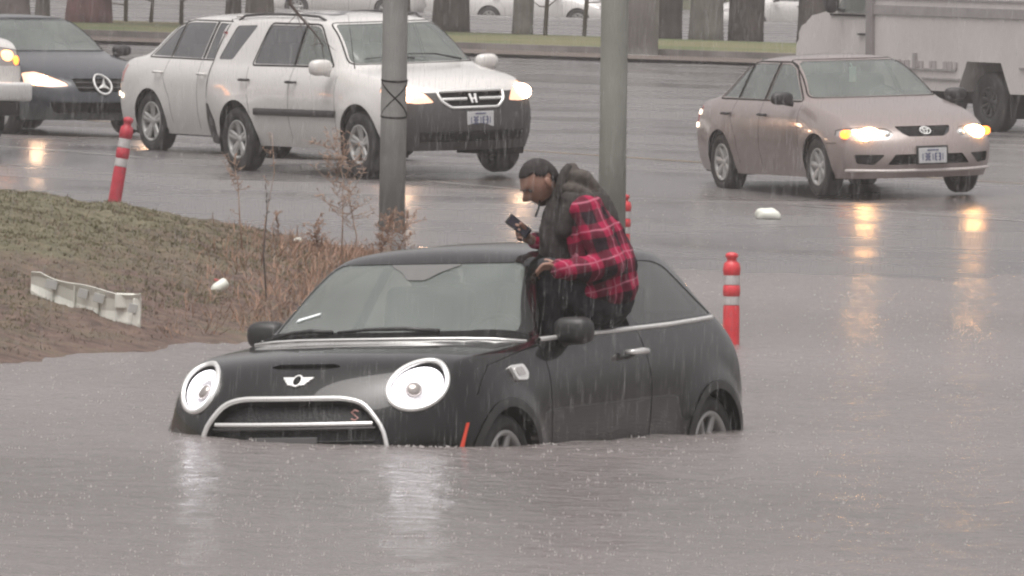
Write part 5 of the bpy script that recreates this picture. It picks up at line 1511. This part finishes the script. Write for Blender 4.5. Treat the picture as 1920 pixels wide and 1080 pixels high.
        rm = o.modifiers.new('r', 'REMESH'); rm.mode = 'VOXEL'; rm.voxel_size = vox
        sm = o.modifiers.new('t', 'SMOOTH'); sm.iterations = smooth
        dg = bpy.context.evaluated_depsgraph_get(); dg.update()
        ev = bpy.data.meshes.new_from_object(o.evaluated_get(dg)); bpy.data.objects.remove(o)
        bm = bmesh.new(); bm.from_mesh(ev); bpy.data.meshes.remove(ev); bm.normal_update()
        for v in bm.verts:
            c_ = v.co
            v.co = c_ + v.normal*disp*(noise.noise(c_*dscale) + .7*noise.noise(Vector((c_.x*dscale*2.4+c_.z*6, c_.y*dscale*2.4, c_.z*dscale*1.2))) + .25*noise.noise(c_*dscale*5))
        return obj(name, bm, m, t)
    P_ = lambda *a: [(M(x, y, d), r) for x, y, d, r in a]
    cloth('plaid_shirt', [P_((1150, 532, -.06, .125), (1138, 490, -.07, .125), (1120, 440, -.075, .120), (1102, 398, -.07, .095)),
                          P_((1150, 532, .06, .125), (1138, 490, .07, .125), (1118, 440, .075, .120), (1098, 398, .07, .095)),
                          P_((1156, 528, -.04, .115), (1154, 500, -.04, .12), (1135, 450, -.04, .115)),
                          P_((1112, 530, -.08, .085), (1100, 480, -.08, .09), (1092, 430, -.08, .09)),
                          P_((1100, 398, -.13, .088), (1122, 446, -.19, .084), (1144, 494, -.215, .072), (1100, 506, -.225, .064), (1060, 504, -.21, .047), (1052, 503, -.205, .044)),
                          P_((1090, 398, .12, .085), (1055, 458, .23, .066), (1022, 455, .15, .052), (1008, 453, .10, .045)),
                          P_((1178, 540, -.03, .040), (1150, 547, -.13, .040), (1105, 548, -.15, .040), (1072, 542, -.12, .035))], plaid, disp=.016, dscale=8)
    cloth('trousers', [P_((1146, 562, -.02, .118), (1138, 572, -.03, .112), (1080, 548, -.10, .094), (1026, 510, -.12, .078), (1033, 580, -.08, .070), (1040, 668, -.03, .060)),
                       P_((1146, 565, .07, .115), (1138, 576, .10, .11), (1095, 575, .11, .092), (1064, 562, .12, .076), (1072, 690, .15, .056)),
                       P_((1150, 560, .04, .10), (1122, 590, .08, .09), (1110, 640, .14, .08))], denim, disp=.010)
    cloth('hooded_top', [P_((1068, 366, -.02, .085), (1052, 395, .0, .085), (1044, 430, .01, .095), (1046, 470, .02, .10), (1066, 520, .02, .10)),
                         P_((1082, 366, 0, .100), (1108, 384, 0, .105), (1124, 410, 0, .10)),
                         P_((1070, 372, -.08, .06), (1090, 380, -.10, .07)),
                         P_((1068, 390, -.09, .055), (1064, 430, -.09, .055)),
                         P_((1070, 372, .08, .06), (1090, 380, .10, .07))], fleece, disp=.010)
    cloth('hood', [P_((1058, 350, -.07, .030), (1064, 326, -.07, .030), (1072, 316, -.04, .030), (1074, 315, .04, .030), (1064, 330, .07, .03)),
                   P_((1070, 332, -.06, .038), (1090, 336, -.065, .046), (1106, 350, -.05, .040), (1112, 366, -.04, .036)),
                   P_((1078, 328, .0, .042), (1096, 334, .0, .044), (1110, 350, .0, .040), (1118, 372, .0, .036)),
                   P_((1074, 334, .06, .038), (1092, 338, .06, .046), (1108, 354, .05, .040)),
                   P_((1064, 354, -.09, .036), (1086, 362, -.10, .044), (1106, 374, -.08, .040)),
                   P_((1075, 345, 0, .05), (1095, 355, 0, .06))], mat('hood_cloth', (.075, .064, .056), .95, var=.3, vscale=14, bump=.4, bscale=50), disp=.010, vox=.008, smooth=3, dscale=14)
    cloth('hood_opening_shade', [P_((1050, 366, -.085, .026), (1052, 346, -.09, .028), (1058, 324, -.085, .024), (1066, 312, -.065, .020))], fleece, disp=.004, vox=.007, smooth=2)  # dark crescent tube, stands in for the shade inside the hood opening
    bm = bmesh.new(); add_tube(bm, [M(1012, 376, -.03)-base, M(1010, 390, -.035)-base, M(1004, 406, -.04)-base], [.0045, .0045, .006], 6); obj('drawstring', bm, black_m, t)
    # shoes inside the car
    for px, py, dv in ((1030, 712, .02), (1062, 705, .17)):
        bm = bmesh.new(); add_blob(bm, M(px, py, dv)-base, (.10, .05, .045), 2.6, 14); obj('shoe', bm, black_m, t)
    # phone
    a = M(956, 411, .0); b = M(988, 437, .0); u = (b-a).normalized(); nrm = Vector((.35, -.75, .55)); nrm = (nrm - u*nrm.dot(u)).normalized(); w = u.cross(nrm).normalized()
    p = empty('mobile_phone', (a+b)/2, 'black mobile phone held up in the right hand of the man', 'phone')
    rm = Matrix((u, w, nrm)).transposed()
    bm = bmesh.new(); add_box(bm, (0, 0, 0), (.135, .068, .010), rm, bev=.004); obj('case', bm, black_m, p)
    bm = bmesh.new(); add_box(bm, rm @ Vector((0, 0, .0058)), (.118, .060, .002), rm, bev=.0005); obj('screen', bm, mat('phone_screen', (.03, .03, .04), .1, coat=1), p, smooth=False)
build_man()
